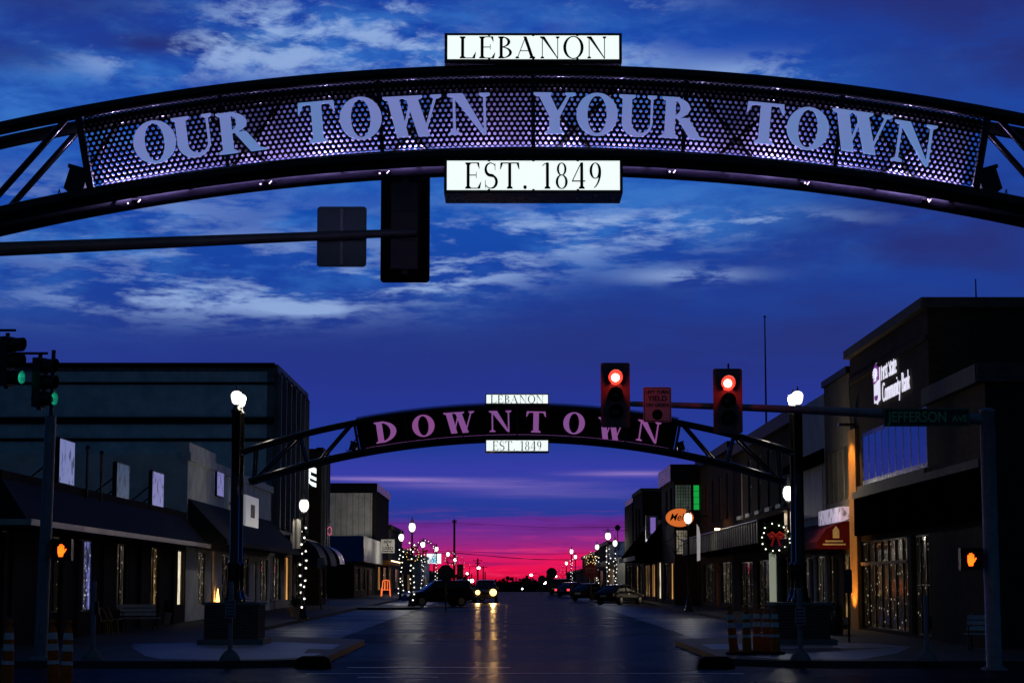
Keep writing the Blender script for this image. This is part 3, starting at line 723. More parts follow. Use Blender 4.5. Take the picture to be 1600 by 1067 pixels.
# ------------------------------------------------------------------ traffic signals
M_sigbody = mat('signal_black', (.008, .008, .008), .35, 0, .3, 6)
M_sigback = mat('signal_backplate', (.010, .010, .010), .5, 0, .3, 5)
def signal_head(label, loc, rz, lit, backplate=True, loops=True):
    """three-section signal hanging with its origin at its centre, lenses facing local -Y"""
    t = thing('traffic_light', label, 'traffic light', loc, rz, 'traffic lights at the crossing')
    b = MB()
    for k in (-1, 0, 1):
        b.box(-.175, .175, -.09, .12, k * .38 - .187, k * .38 + .187)
    b.tube((0, .02, .57), (0, .02, .66), .05, None, 8); b.tube((0, .02, -.57), (0, .02, -.63), .06, None, 8)
    if not backplate:
        for k in (-1, 0, 1): b.ball((0.0, .135, k * .38), .10, 8, 5)
    b.build('housing', M_sigbody, t)
    if backplate:
        pts = []
        for cx, cz, a0 in ((.27, .66, 0), (-.27, .66, 90), (-.27, -.66, 180), (.27, -.66, 270)):
            for i in range(5):
                a = math.radians(a0 + 22.5 * i); pts.append((cx + .05 * math.cos(a), cz + .05 * math.sin(a)))
        MB().prism(pts, lambda a, c, y: (a, y, c), -.088, -.102).build('backplate', M_sigback if lit != 'red' else mat('glow_backplate', (.2, .17, .17), .6, 0, .2, 5), t)  # red-lit heads get a paler copy, brightened so the glow shows
    for k, name in ((1, 'red'), (0, 'amber'), (-1, 'green')):
        b = MB(); n = 18; L = .27 if backplate else .31
        vs = []; fs = []
        for i in range(n + 1):
            a = math.radians(-52 + 284 * i / n) if backplate else math.radians(-84 + 348 * i / n); ln = L * (.62 + .38 * max(0, math.sin(a))) if backplate else L * (.93 + .07 * math.sin(a))
            y0 = -.103 if backplate else -.09
            for r, y in ((.160, y0), (.160, -.103 - ln), (.153, -.103 - ln), (.153, y0)):
                vs.append((r * math.cos(a), y, k * .38 + r * math.sin(a) + (0.02 * 0)))
        for i in range(n):
            o = 4 * i
            for q in range(3): fs.append((o + q, o + q + 1, o + q + 5, o + q + 4))
        b.add(vs, fs, False); vz = b.build('visor', M_sigbody, t)
        on = (lit == name)
        if on and not backplate:
            lb = MB(); vs = []
            for i in range(25):
                a = 2 * PI * i / 24
                vs += [(.1515 * math.cos(a), -.11, k * .38 + .1515 * math.sin(a)), (.1515 * math.cos(a), -.103 - L * .90, k * .38 + .1515 * math.sin(a))]
            lb.add(vs, [(2 * i, 2 * i + 2, 2 * i + 3, 2 * i + 1) for i in range(24)], True); lb.build('added_visor_reflector', mat('visor_reflector_grey', (.45, .5, .48), .6, 0, .1, 5), vz)  # pale tube added inside the lit visor to catch the green light
        if on and name == 'red': m = emi('red_lens_lit', (1.0, .02, .012), 5.0)
        elif on: m = emi('green_lens_lit', (.02, .70, .45), 3.2)
        else: m = mat(name + '_lens_unlit', {'red': (.06, .004, .004), 'amber': (.05, .025, .004), 'green': (.004, .03, .02)}[name], .2, 0, .2, 20)
        if on and name == 'red':
            ld = bpy.data.lights.new('red_glow', 'POINT'); ld.energy = 6.0; ld.color = (1.0, .03, .02); ld.shadow_soft_size = .08
            lo = bpy.data.objects.new('red_glow', ld); C.objects.link(lo); lo.parent = t; lo.location = (0, -.42, .36)
        yl = -.108
        b = MB(); prof = [(.15, 0), (.13, .018), (.09, .032), (.04, .04), (.001, .042)]
        vs = []; n = 18
        for r, d in prof:
            for i in range(n): a = 2 * PI * i / n; vs.append((r * math.cos(a), yl - d, k * .38 + r * math.sin(a)))
        fs = [(j * n + i, j * n + (i + 1) % n, (j + 1) * n + (i + 1) % n, (j + 1) * n + i) for j in range(len(prof) - 1) for i in range(n)]
        ln_ = b.add(vs, fs, True).build('lens', m, t)
        if on and name == 'red':
            MB().lathe([(.001, 0), (.092, .002), (.085, .016), (.05, .026), (.001, .03)], (0, 0, 0), 20).build('hot_spot', emi('red_lens_core', (1.0, .45, .3), 9.0), ln_, (0, -.133, .38)).rotation_euler = (PI / 2, 0, 0)
    return t
# right mast, arm over the road
YR = 45.0
pb = P(1550, 916, YR)
pole = thing('signal_pole', 'grey steel signal pole on the pavement before the bank, arm reaching left over the road', 'signal pole', (pb.x, YR, .0), 0, 'signal poles')
ztop = P(1550, 640, YR).z
b = MB().lathe([(.26, .0), (.26, .05), (.17, .07), (.165, ztop - .06), (.172, ztop - .05), (.172, ztop), (.05, ztop + .04)], (0, 0, 0), 20)
b.box(-.24, .24, -.24, .24, -.02, .035); b.build('pole', M_steel, pole)
pA = P(1548, 656, YR) - pole.location; pB = P(955, 630, YR) - pole.location
b = MB(); n = 12
b.path([pA.lerp(pB, i / n) + Vector((0, 0, .04 * math.sin(PI * i / n))) for i in range(n + 1)], [.12 - .065 * i / n for i in range(n + 1)], 12); b.build('mast_arm', M_steel, pole)
b = MB()
for i in range(6): a = 2 * PI * i / 6; b.tube((.2 * math.cos(a), .2 * math.sin(a), 0.0), (.2 * math.cos(a), .2 * math.sin(a), .1), .018, None, 6)
b.build('anchor_bolts', M_steel, pole)
def arm_z(px): 
    t_ = (1548 - px) / (1548 - 955.0); return (pA.lerp(pB, t_) + pole.location)
for px, py, lab in ((961, 591, 'red traffic light on the arm end, left of the yield sign'), (1136, 600, 'red traffic light midway on the arm, right of the yield sign')):
    p = P(px, py, YR - .2); signal_head(lab, (p.x, YR - .22, p.z - .38), 0, 'red')
# bracket stubs sticking up behind the heads
p = P(1138, 575, YR)
tg = thing('camera_bracket', 'thin steel bracket standing above the right red traffic light', 'bracket', (p.x, YR, p.z - .45)); MB().tube((0, 0, 0), (0, 0, .55), .022, None, 8).build('upright', M_black, tg)
def plate(w, h, r, y0, y1, z=0.0):
    pts = []
    for cx, cz, a0 in ((w / 2 - r, h / 2 - r, 0), (-w / 2 + r, h / 2 - r, 90), (-w / 2 + r, -h / 2 + r, 180), (w / 2 - r, -h / 2 + r, 270)):
        for i in range(5):
            a = math.radians(a0 + 22.5 * i); pts.append((cx + r * math.cos(a), z + cz + r * math.sin(a)))
    return MB().prism(pts, lambda a, c, y: (a, y, c), y0, y1)
M_signwhite = mat('sign_white', (.62, .60, .60), .5, 0, .08, 3)
M_signblk = mat('sign_black', (.01, .01, .01), .5, 0, .1, 3)
p = P(1027, 632, YR - .16)
ys = thing('yield_sign', 'white sign reading LEFT TURN YIELD ON GREEN between the two red lights', 'road sign', (p.x, YR - .16, p.z))
plate(.62, .77, .04, 0, .006).build('plate', M_signwhite, ys)
b = plate(.585, .735, .035, -.002, -.0035); 
fr = MB()
for (x0, x1, z0, z1) in ((-.29, .29, .355, .368), (-.29, .29, -.368, -.355), (-.29, -.278, -.355, .355), (.278, .29, -.355, .355)): fr.box(x0, x1, -.003, -.0005, z0, z1)
fr.build('border', M_signblk, ys)
for s, z, h, w in (('LEFT TURN', .27, .105, .50), ('YIELD', .13, .16, .42), ('ON GREEN', -.015, .105, .50)):
    text_mesh('lettering', s, M_signblk, ys, Matrix.Translation((0, -.002, z)) @ FRONT, h, w, .001, 0, .003)
b = MB(); b.prism([(.115 * math.cos(2 * PI * i / 24), -.22 + .115 * math.sin(2 * PI * i / 24)) for i in range(24)], lambda a, c, y: (a, y, c), -.0005, -.003); b.build('disc', M_signblk, ys)
p = P(1448, 652, YR - .15)
st_ = thing('street_name_sign', 'dark green street name sign reading JEFFERSON AVE on the mast arm', 'street sign', (p.x, YR - .15, p.z))
M_grn = mat('sign_green', (.004, .035, .028), .45, 0, .15, 3); M_grnl = emi('glowing_green_letters', (.02, .12, .095), .05)  # faint emission stands in for light sent back by the letters
plate(1.9, .40, .04, 0, .02).build('plate', M_grn, st_)
fr = MB()
for (x0, x1, z0, z1) in ((-.93, .93, .178, .188), (-.93, .93, -.188, -.178), (-.93, -.92, -.178, .178), (.92, .93, -.178, .178)): fr.box(x0, x1, -.003, -.0005, z0, z1)
fr.build('border', M_grnl, st_)
text_mesh('lettering', 'JEFFERSON', M_grnl, st_, Matrix.Translation((-.22, -.002, 0)) @ FRONT, .32, 1.30, .001, 0, .006)
text_mesh('lettering', 'AVE', M_grnl, st_, Matrix.Translation((.72, -.002, -.03)) @ FRONT, .2, .34, .001, 0, .004)

# near mast: its pole stands out of view on the left, its arm and the back of its signal are seen
YN = 26.0
q0 = P(-190, 398, YN)
np_ = thing('signal_pole', 'dark mast arm against the sky, in from the left edge below the near arch', 'signal pole', (q0.x, YN, 0), 0, 'signal poles')
b = MB().lathe([(.26, 0), (.26, .05), (.17, .07), (.16, q0.z + .4), (.03, q0.z + .45)], (0, 0, 0), 18); b.build('pole', M_steel, np_)
qa = P(-185, 397, YN) - np_.location; qb = P(650, 363, YN) - np_.location
b = MB().path([qa.lerp(qb, i / 12) for i in range(13)], [.105 - .055 * i / 12 for i in range(13)], 12); b.build('mast_arm', mat('dark_arm_steel', (.10, .105, .11), .5, .2, .25, 4), np_)
p = P(632.5, 355, YN + .2)
h = signal_head('back of a black traffic light hanging under the near arch', (p.x, YN + .22, p.z), PI, 'green')
for c in kids(h):
    if c.name.startswith('lens'): pass
p = P(534, 370, YN + .12)
bs = thing('back_of_sign', 'blank grey back of a square sign on the near mast arm', 'road sign', (p.x, YN + .12, p.z))
plate(.64, .79, .045, 0, .006).build('plate', M_alu, bs)
b = MB().box(-.02, .02, -.03, -.002, -.36, .36); b.box(-.05, .05, -.07, -.03, -.06, .06); b.build('clamp', M_steel, bs)

# left corner pole with two signals seen from the side and a pedestrian hand
YL = 47.0
lp = P(66, 916, YL); lt = P(79.5, 650, YL)
lpole = thing('signal_pole', 'leaning grey signal pole at the left corner below two green lights', 'signal pole', (lp.x, YL, .15), 0, 'signal poles')
b = MB().tube((0, 0, 0), Vector((lt.x - lp.x, 0, lt.z - .15)), .15, .125, 18); b.lathe([(.25, 0), (.25, .05), (.16, .08)], (0, 0, 0), 16); b.build('pole', M_steel, lpole)
l2 = P(20, 560, YL)
b = MB()
topz = P(0, 522, YL).z - .15
b.tube(Vector((lt.x - lp.x, 0, lt.z - .3)), Vector((lt.x - lp.x, .12, topz - .36)), .05, None, 8)
ptop = Vector((lt.x - lp.x - .1, .12, topz - .36))
b.path([P(75, 552, YL + .1) - lpole.location, P(30, 552, YL + .1) - lpole.location, P(-60, 552, YL + .1) - lpole.location], .03, 8)
b.path([P(25, 516, YL + .1) - lpole.location, P(-60, 516, YL + .1) - lpole.location], .03, 8)
b.build('bracket', M_black, lpole)
p = P(64, 598, YL); signal_head('green traffic light seen side-on at the top of the left corner pole', (p.x, YL - .05, p.z), math.radians(70), 'green', False)
p = P(13, 565, YL); signal_head('green traffic light seen side-on against the left edge of the view', (p.x, YL - .05, p.z), math.radians(70), 'green', False)
def ped_signal(px, py, Y, label, zwall):
    p = P(px, py, Y); t = thing('pedestrian_signal', label, 'crossing signal', (p.x, Y, p.z), 0, 'pedestrian signals')
    b = MB().box(-.23, .23, -.02, .2, -.24, .24); b.box(-.25, .25, -.14, -.02, .205, .235); b.box(-.25, -.232, -.14, -.02, -.2, .204); b.box(.232, .25, -.14, -.02, -.2, .204); b.build('housing', M_sigbody, t)
    MB().tube((zwall * .16, .1, .1), (zwall * .34, .1, .1), .03, None, 8).build('bracket', M_black, t)
    mh = emi('lit_orange_hand', (1.0, .095, .005), 3.8)
    b = MB(); hd = MB()
    palm = [(-.055, -.15), (.035, -.15), (.06, -.06), (.066, .02), (-.078, .02), (-.08, -.05)]
    hd.prism(palm, lambda a, c, y: (a, y, c), -.024, -.032)
    for x, top in ((-.062, .085), (-.026, .125), (.011, .13), (.048, .10)):
        w = .0155; pts = [(x - w, .02), (x + w, .02), (x + w * .95, top - .012)] + [(x + w * .95 * math.cos(math.radians(a)), top - .012 + w * math.sin(math.radians(a))) for a in (45, 90, 135)] + [(x - w * .95, top - .012)]
        hd.prism(pts, lambda a, c, y: (a, y, c), -.024, -.0335)
    hd.prism([(.05, -.06), (.062, -.075), (.085, -.045), (.118, .018), (.112, .032), (.10, .03), (.066, -.01)], lambda a, c, y: (a, y, c), -.024, -.0345)
    hd.build('lit_hand', mh, t)
    return t
ped_signal(96, 859, YL - .35, 'lit orange hand signal on the left corner pole', -1)
ped_signal(1517, 873, YR - .1, 'lit orange hand signal beside the right mast pole', 1)
# push-button posts
def button_post(px, Y, top, label, sign_py=None, sgn=True):
    z0 = .15 + g(Y); x = P(px, 916, Y).x; t = thing('button_post', label, 'post', (x, Y, z0), 0, 'push button posts'); H = P(px, top, Y).z - z0
    MB().tube((0, 0, 0), (0, 0, H), .055, None, 14).build('pole', M_steel, t)
    MB().lathe([(.24, 0), (.24, .03), (.19, .12), (.12, .2), (.06, .24)], (0, 0, 0), 16).build('base', M_conc, t)
    if sgn:
        sz = P(px, sign_py, Y).z - z0
        s = plate(.24, .40, .02, -.065, -.06, sz).build('sign_plate', mat('pinkish_sign_face', (.40, .36, .40), .5, 0, .1, 5), t)
        b = MB()
        for k in range(4): b.box(-.085, -.05, -.0665, -.0655, sz + .13 - k * .075, sz + .165 - k * .075); b.box(-.03, .09, -.0665, -.0655, sz + .135 - k * .075, sz + .158 - k * .075)
        b.box(-.09, .09, -.0665, -.0655, sz - .175, sz - .14); b.build('symbols', M_signblk, s)
        bt = MB().tube((0, -.05, sz - .26), (0, -.11, sz - .26), .045, None, 12).build('button', M_black, t)
        MB().tube((0, -.11, sz - .26), (0, -.118, sz - .26), .018, None, 10).build('button_cap', M_steel, bt)
    else:
        MB().box(.04, .12, -.06, .02, H - .75, H - .45).build('button', M_black, t)
    return t
button_post(361, 46.6, 908, 'push button post with a sign plate before the left brick plinth', 951)
button_post(1249, 46.6, 918, 'push button post with a sign plate before the right brick plinth', 962)
button_post(147, 47.2, 908, 'bare push button post right of the left corner signal pole', None, False)
button_post(1446, 46.2, 930, 'bare push button post in front of the bank shop windows', None, False)

# ------------------------------------------------------------------ buildings
M_ink2 = mat('dark_trim', (.018, .018, .02), .5, 0, .3, 3)
M_frame = mat('dark_bronze_frame', (.02, .018, .016), .35, .3, .2, 6)
M_alufr = mat('pale_aluminium_frame', (.3, .29, .27), .4, .4, .2, 6)
M_roof = mat('flat_roof_felt', (.02, .02, .022), .9, 0, .3, .6)
M_mans = mat('mansard_shingle', (.022, .022, .024), .75, 0, .4, 2.5, .4, 9)
M_brkdark = brick('old_dark_brick', (.05, .033, .027), (.035, .024, .021), (.05, .043, .04))
M_brkred = brick('worn_red_brick', (.13, .06, .04), (.10, .05, .035), (.12, .1, .09))
M_brktan = brick('tan_brick', (.24, .19, .13), (.19, .15, .11), (.22, .2, .17))
M_stone = mat('painted_stucco', (.72, .74, .75), .75, 0, .25, .9, .15, 14)
M_white_st = mat('white_stucco', (.45, .46, .48), .7, 0, .2, .7, .1, 14)
M_ribw = ribbed('white_ribbed_steel', (.42, .43, .45), .45, .32)
M_ribg = ribbed('grey_ribbed_panel', (.22, .23, .25), .5, .55)
M_ribb = ribbed('brown_boards', (.09, .055, .03), .7, .22)
P_warm = litpane('warm_shop_window', (1, .62, .25), (1.0, .60, .24), .85, 1.9, .35, .50, .74, 2.0, 2.5)
P_warm2 = litpane('amber_shop_window', (1, .55, .2), (1.0, .48, .14), 1.0, 1.1, .12, .36, .66, 6.0)
P_cool = litpane('cool_shop_window', (.4, .45, 1), (.32, .34, 1.0), .8, 1.5, .8, .45, .7, 4.0, 1.8, (.9, .95, 1))
P_dim = litpane('dim_shop_window', (.7, .6, .45), (.6, .5, .38), .38, 3.5, .3, .52, .75, 9.0, 4.0)
P_dark = litpane('dark_shop_window', (.5, .4, .3), (.4, .33, .25), .16, 4.0, .4, .55, .8, 13.0, 5.0)
P_bright = litpane('bright_shop_window', (1, .9, .75), (1.0, .86, .62), 1.2, 1.2, .4, .30, .62, 16.0)
M_skyglass = mat('sky_reflecting_glass', (.36, .36, .44), .04, .9, .1, 1)

def wall_with_openings(mb, fn, a0, a1, b0, b1, ops, th):
    As = sorted({a0, a1, *[max(a0, o[0]) for o in ops], *[min(a1, o[1]) for o in ops]}); Bs = sorted({b0, b1, *[o[2] for o in ops], *[o[3] for o in ops]})
    for p, q in zip(As[:-1], As[1:]):
        run = None
        for r, s in zip(Bs[:-1], Bs[1:]):
            ca, cb = (p + q) / 2, (r + s) / 2
            hole = any(o[0] < ca < o[1] and o[2] < cb < o[3] for o in ops)
            if not hole: run = (run[0], s) if run else (r, s)
            if (hole or s == Bs[-1]) and run:
                fbox(mb, fn, p, q, run[0], run[1], -th, 0); run = None
def fbox(mb, fn, a0, a1, b0, b1, o0, o1):
    c = [fn(a, b, o) for o in (o0, o1) for a, b in ((a0, b0), (a1, b0), (a1, b1), (a0, b1))]
    mb.add(c, [(0, 1, 2, 3), (7, 6, 5, 4), (0, 4, 5, 1), (1, 5, 6, 2), (2, 6, 7, 3), (3, 7, 4, 0)])
class Bld:
    def __init__(s, name, label, side, X, Y0, Y1, ztop, depth=14.0, cat='building', m=None, ops=(), gy=None, roofm=None):
        s.side, s.X, s.Y0, s.L = side, X, Y0, Y1 - Y0
        s.gy = (g((Y0 + Y1) / 2) + .15) if gy is None else gy
        s.root = thing(name, label, cat, (X, Y0, s.gy)); s.H = ztop - s.gy; s.m = m
        sd = side
        s.st = lambda a, b, o: Vector((-sd * o, a, b))             # street face: a along the street, o out over the pavement
        s.en = lambda a, b, o: Vector((sd * a, -o, b))             # end face towards the crossing: a away from the street
        b = MB(); wall_with_openings(b, s.st, 0, s.L, -.6, s.H, [o[:4] for o in ops], .32)
        fbox(b, s.st, 0, s.L, -.6, s.H - .35, -depth, -.3203)
        fbox(b, s.st, 0, .3, s.H - .35, s.H, -depth, -.3203); fbox(b, s.st, s.L - .3, s.L, s.H - .35, s.H, -depth, -.3203)
        s.wall = b.build('wall', m, s.root)
        for o in ops: s.window(*o)
    def z(s, zabs): return zabs - s.gy
    def window(s, a0, a1, b0, b1, pane, nu=1, nz=1, fm=None, fn=None, rec=.12, w=.06, name='window'):
        ft = .02
        if pane is M_skyglass: rec, w, ft = -.03, .15, -.034
        fn = fn or s.st; f = MB(); fm = fm or M_frame
        fbox(f, fn, a0 + .003, a1 - .003, b0 + .003, b0 + w, -rec - .09, -rec + ft); fbox(f, fn, a0 + .003, a1 - .003, b1 - w, b1 - .003, -rec - .09, -rec + ft)
        for i in range(nu + 1):
            c = a0 + .003 + w / 2 + (a1 - a0 - w - .006) * i / nu; fbox(f, fn, c - w / 2, c + w / 2, b0 + w, b1 - w, -rec - .09, -rec + ft - .002)
        for j in range(1, nz):
            c = b0 + (b1 - b0) * j / nz; fbox(f, fn, a0 + w, a1 - w, c - w / 3, c + w / 3, -rec - .08, -rec + .012)
        o = f.build(name, fm, s.root)
        p = MB(); fbox(p, fn, a0 + .02, a1 - .02, b0 + .02, b1 - .02, -rec - .06, -rec - .04); p.build('pane', pane, o)
        return o
    def bar(s, name, a0, a1, b0, b1, o0, o1, m, parent=None, fn=None):
        b = MB(); fbox(b, fn or s.st, a0, a1, b0, b1, o0, o1); return b.build(name, m, parent or s.root)
    def slope(s, name, a0, a1, prof, m, parent=None):
        """prof: (out, up) outline, run along the street"""
        b = MB(); b.prism(prof, lambda o, z, a: s.st(a, z, o), a0, a1); return b.build(name, m, parent or s.root)
LX, RX = -13.6, 12.7
# --- left, from the corner outwards
def yl(px, X=LX): return X * F / (px - 794.0)
B = Bld('corner_restaurant', 'long low corner restaurant under a dark mansard roof, lit narrow windows', -1, LX, 55, 86.9, 4.9, 16, m=M_brkdark,
        ops=[(a - 55, b - 55, .75, 3.05, p, n, 1) for a, b, p, n in ((55.4, 56.6, P_dim, 1), (61.4, 63.1, P_dark, 2), (65.2, 67.9, P_cool, 2), (71.7, 74.0, P_dim, 2), (78.6, 80.7, P_warm, 2), (84.9, 86.6, P_bright, 1))])
b = MB()
e0, e1, r0, zE, zR = (1.0, -1.0), 31.5, .2, 3.25, 4.72
def q(o, a, z): return B.st(a, z, o)
b.add([q(1.0, -1.0, zE), q(1.0, 31.6, zE), q(-.25, 31.6, zR), q(-.25, .3, zR)], [(0, 1, 2, 3)])
b.add([q(1.0, -1.0, zE), q(-.25, .3, zR), q(-16, .3, zR), q(-16, -1.0, zE)], [(0, 1, 2, 3)])
b.add([q(1.0, -1.0, zE), q(-16, -1.0, zE), q(-16, 0, zE - .02), q(.0, 0, zE - .02), q(0, 31.6, zE - .02), q(1.0, 31.6, zE)], [(0, 1, 2, 3, 4, 5)])
b.add([q(1.0, 31.6, zE), q(-.25, 31.6, zR), q(-.25, 31.6, zE)], [(0, 1, 2)])
b.add([q(-.25, .3, zR), q(-.25, 31.6, zR), q(-16, 31.6, zR - .2), q(-16, .3, zR - .2)], [(0, 1, 2, 3)])
mr = b.build('mansard_roof', M_mans, B.root)
M_gut = mat('pale_gutter', (.6, .5, .4), .45, .2, .3, 1.5)
b = MB(); fbox(b, B.st, -1.1, 31.6, zE - .10, zE + .06, 1.0, 1.1); b.build('gutter', M_gut, mr)
b = MB(); fbox(b, B.st, -1.1, -1.0, zE - .10, zE + .06, -16, .998); b.build('gutter', M_gut, mr)
for a in (.35, 7.6, 10.0, 14.0, 18.0, 21.0, 25.0, 28.5): B.bar('pilaster', a - .2, a + .2, 0, 3.0, .002, .12, M_brkdark)
# flat signs standing on the mansard, each on two struts
def roof_sign(Ya, Yb, za, zb, m, label, braced=True, X=LX - .1):
    gy = .2; t = thing('roof_sign', label, 'sign', (X, Ya, za), 0, 'signs standing on the low left roofs'); L = Yb - Ya; H = zb - za
    b = MB().box(-.05, .05, 0, L, 0, H); pl = b.build('panel', m, t)
    b = MB()
    for (y0, y1, z0, z1) in ((-.03, L + .03, H, H + .04), (-.03, L + .03, -.04, 0), (-.03, 0, 0, H), (L, L + .03, 0, H)): b.box(-.06, .06, y0, y1, z0, z1)
    b.build('frame', M_ink2, pl)
    if braced:
        for y in (.12, L - .12):
            MB().tube((-.09, y, -.6), (-.09, y, H), .035, None, 6).build('strut', M_ink2, t)
            MB().tube((-.12, y, H * .55), (-1.7, y, -.55), .03, None, 6).build('brace', M_ink2, t)
    return t
def signmat(name, col, s, off):
    if name in _M: return _M[name]
    m, nt, bb = _new(name)
    n = nt.nodes.new('ShaderNodeTexNoise'); n.inputs['Scale'].default_value = 3.0; n.inputs['Detail'].default_value = 3
    tc = nt.nodes.new('ShaderNodeTexCoord'); mp = nt.nodes.new('ShaderNodeMapping'); mp.inputs['Location'].default_value = (off, off, off); mp.inputs['Scale'].default_value = (1, 1, .8)
    nt.links.new(tc.outputs['Object'], mp.inputs[0]); nt.links.new(mp.outputs[0], n.inputs['Vector'])
    c = ramp2(nt, n.outputs['Fac'], .38, .47, tuple(k * .28 for k in col) + (1,), tuple(col) + (1,))
    nt.links.new(c, bb.inputs['Base Color']); nt.links.new(c, bb.inputs['Emission Color']); bb.inputs['Emission Strength'].default_value = s
    _M[name] = m; return m
roof_sign(62.3, 64.5, 4.95, 6.28, signmat('backlit_blue_white_sign', (.36, .42, .85), .42, 1), 'tallest pale blue lit sign, nearest on the left mansard roof')
roof_sign(71.5, 73.9, 4.85, 6.1, signmat('dull_blue_sign', (.10, .19, .34), .25, 4), 'dull blue sign second along the left mansard roof')
roof_sign(78.7, 81.3, 4.85, 6.2, signmat('backlit_lilac_sign', (.30, .30, .70), .5, 7), 'bright lilac lit sign third along the left mansard roof')
roof_sign(94.9, 97.2, 6.0, 7.1, signmat('backlit_lilac_sign', (.30, .30, .70), .5, 7), 'small lilac lit sign on the grey wall behind the mansard', False, LX + .08)
for px, top in ((137, 702), (159, 710)):
    Y = 66.0; p = P(px, top, Y); t = thing('vent_pipe', 'thin dark vent pipe on the left roof, ' + ('left of a pair' if px == 137 else 'right of a pair'), 'pipe', (p.x, Y, 4.5), 0, 'vent pipes'); MB().tube((0, 0, 0), (0, 0, p.z - 4.5), .045, None, 8).build('pipe', M_black, t); MB().lathe([(.07, p.z - 4.5), (.08, p.z - 4.42), (.02, p.z - 4.36)]).build('cap', M_black, t)
B = Bld('grey_shop_building', 'two storey grey stucco shop with a sloping dark awning, left side', -1, LX, 87, 117.9, 7.4, 14, m=M_stone,
        ops=[(3.4, 6.0, .6, 2.9, P_dim, 1, 1), (7.4, 8.3, .5, 3.0, P_warm2, 1, 1), (11, 15, .6, 2.9, P_dark, 3, 1), (17, 21.5, .6, 2.9, P_dark, 3, 1), (23.5, 25.0, .05, 2.7, P_dim, 1, 1), (26, 30, .6, 2.9, P_dim, 3, 1)])
B.slope('awning', .2, 30.6, [(.02, 3.3), (.02, 5.1), (1.7, 3.35), (1.7, 3.15)], mat('dark_awning_canvas', (.03, .032, .034), .8, 0, .25, 2))
B.bar('cornice', -.05, 30.95, B.H - .3, B.H + .06, -.3, .12, M_stone)
B.bar('parapet_step', -.02, 8, B.H + .062, B.H + .5, -.5, .05, M_stone)
t = thing('candle_sconce', 'bright orange candle shaped sconce on a shop pier at left', 'wall lamp', (LX + .15, 95.6, .45)); b = MB().lathe([(.05, .3), (.09, .36), (.10, .6), (.06, .9), (.015, 1.25)], (0, 0, 0), 10); b.build('flame', emi('orange_flame', (1, .42, .08), 8), t); MB().lathe([(.02, 0), (.05, .06), (.05, .28), (.11, .3)], (0, 0, 0), 8).build('holder', M_black, t)
t = thing('box_sign', 'white wall sign box with its own faint glow above the left awning', 'sign', (-12.9, 100, 4.75)); pl = MB().box(-.12, .12, 0, 5.2, 0, 1.5).build('panel', emi('glowing_white_board', (.50, .52, .54), .30), t)  # panel's own emission stands in for lamplight on the board
MB().box(.122, .13, 2.0, 3.6, .45, 1.1).build('emblem', mat('grey_emblem', (.05, .05, .06), .5), pl); MB().box(-.9, -.12, .2, .4, 1.0, 1.15).build('bracket', M_black, t); MB().box(-.9, -.12, 4.8, 5.0, 1.0, 1.15).build('bracket', M_black, t)
B = Bld('tall_left_building', 'tallest left building, blank end wall with dark horizontal bands and ribbed front', -1, LX, 118, 136, 14.5, 26, m=M_ribg,
        ops=[(1.2, 5.5, .5, 3.0, P_dim, 3, 1), (7.6, 10.8, .4, 3.1, P_warm2, 2, 1), (12, 13.4, .05, 2.8, P_warm, 1, 1), (14.2, 17.2, .6, 2.9, P_dark, 2, 1)])
B.bar('end_wall', .34, 25.8, 0, B.H - .36, .002, .08, M_stone, None, B.en)
zf = lambda y: 1.8 + (916 - y) * 118 / F - B.gy
for y0, y1, o in ((575, 568, .30), (602, 598, .14), (664, 653, .22), (691, 686, .14)): B.bar('band', -.1, 26, zf(y0), zf(y1), .082, o, M_ink2, None, B.en)
B.bar('parapet_cap', -.12, 18.1, B.H - .45, B.H + .05, .002, .28, M_ribg)
for k in range(7): B.bar('fin', .4 + k * 2.75, .75 + k * 2.75, 4.6, B.H - .5, .002, .45, M_ribg)
for k in range(6):
    MB().tube(B.st(1.5 + k * 2.8, B.H - .25, .3), B.st(1.5 + k * 2.8, B.H - .75, .6), .05, None, 6).build('flood_bracket', M_black, B.root)
B.bar('canopy', .2, 17.6, 3.5, 4.2, .002, 1.1, M_ink2)
for ya, lab in ((123, 'dark dome awning nearest on the tall left building'), (130, 'dark dome awning farther along the tall left building')):
    t = thing('dome_awning', lab, 'awning', (LX + 1.12, ya, 3.1), 0, 'dome awnings')
    b = MB(); b.prism([(1.3 * math.cos(math.radians(a)) , 1.5 * math.sin(math.radians(a))) for a in range(0, 91, 10)] + [(0, 0)], lambda o, z, a: Vector((o, a, z)), 0, 4.4); b.build('canvas', mat('navy_awning', (.02, .03, .06), .7, 0, .2, 3), t)
B = Bld('dark_theatre_building', 'narrow dark building standing forward, lit blade letters on its side', -1, -12.45, 136.2, 141, 10.9, 16, m=M_brkdark, ops=[(.8, 4.0, .4, 2.8, P_dark, 2, 1)])
B.bar('parapet_cap', -.1, 4.9, B.H - .3, B.H + .08, -.3, .15, M_ink2)
for k in range(3): B.bar('fin', .4 + 1.6 * k, .7 + 1.6 * k, 3.6, B.H - .32, .002, .3, M_ribg)
t = thing('blade_sign', 'vertical sign of white lit letters on the dark theatre side', 'lit sign', (P(487, 742, 135.6).x, 135.6, P(487, 742, 135.6).z))
mb_ = emi('white_lit_letters', (.85, .95, 1), 1.5)
def shard(pts): MB().prism([(x * .042, z * .042) for x, z in pts], lambda a, c, y: (a, y, c), 0, .12).build('letter', mb_, t)
shard([(-7, 17), (-1, 15), (7, 10), (7, 2), (-7, 8)]); shard([(-7, 7), (-2, 5), (-2, 0), (7, -4), (7, -9), (-7, -2)]); shard([(-6, -4), (-3, -5), (-3, -9), (7, -13), (7, -19), (1, -17), (-6, -11)])
MB().box(-.3, .3, .121, .3, -.9, .8).build('backing', M_black, t)
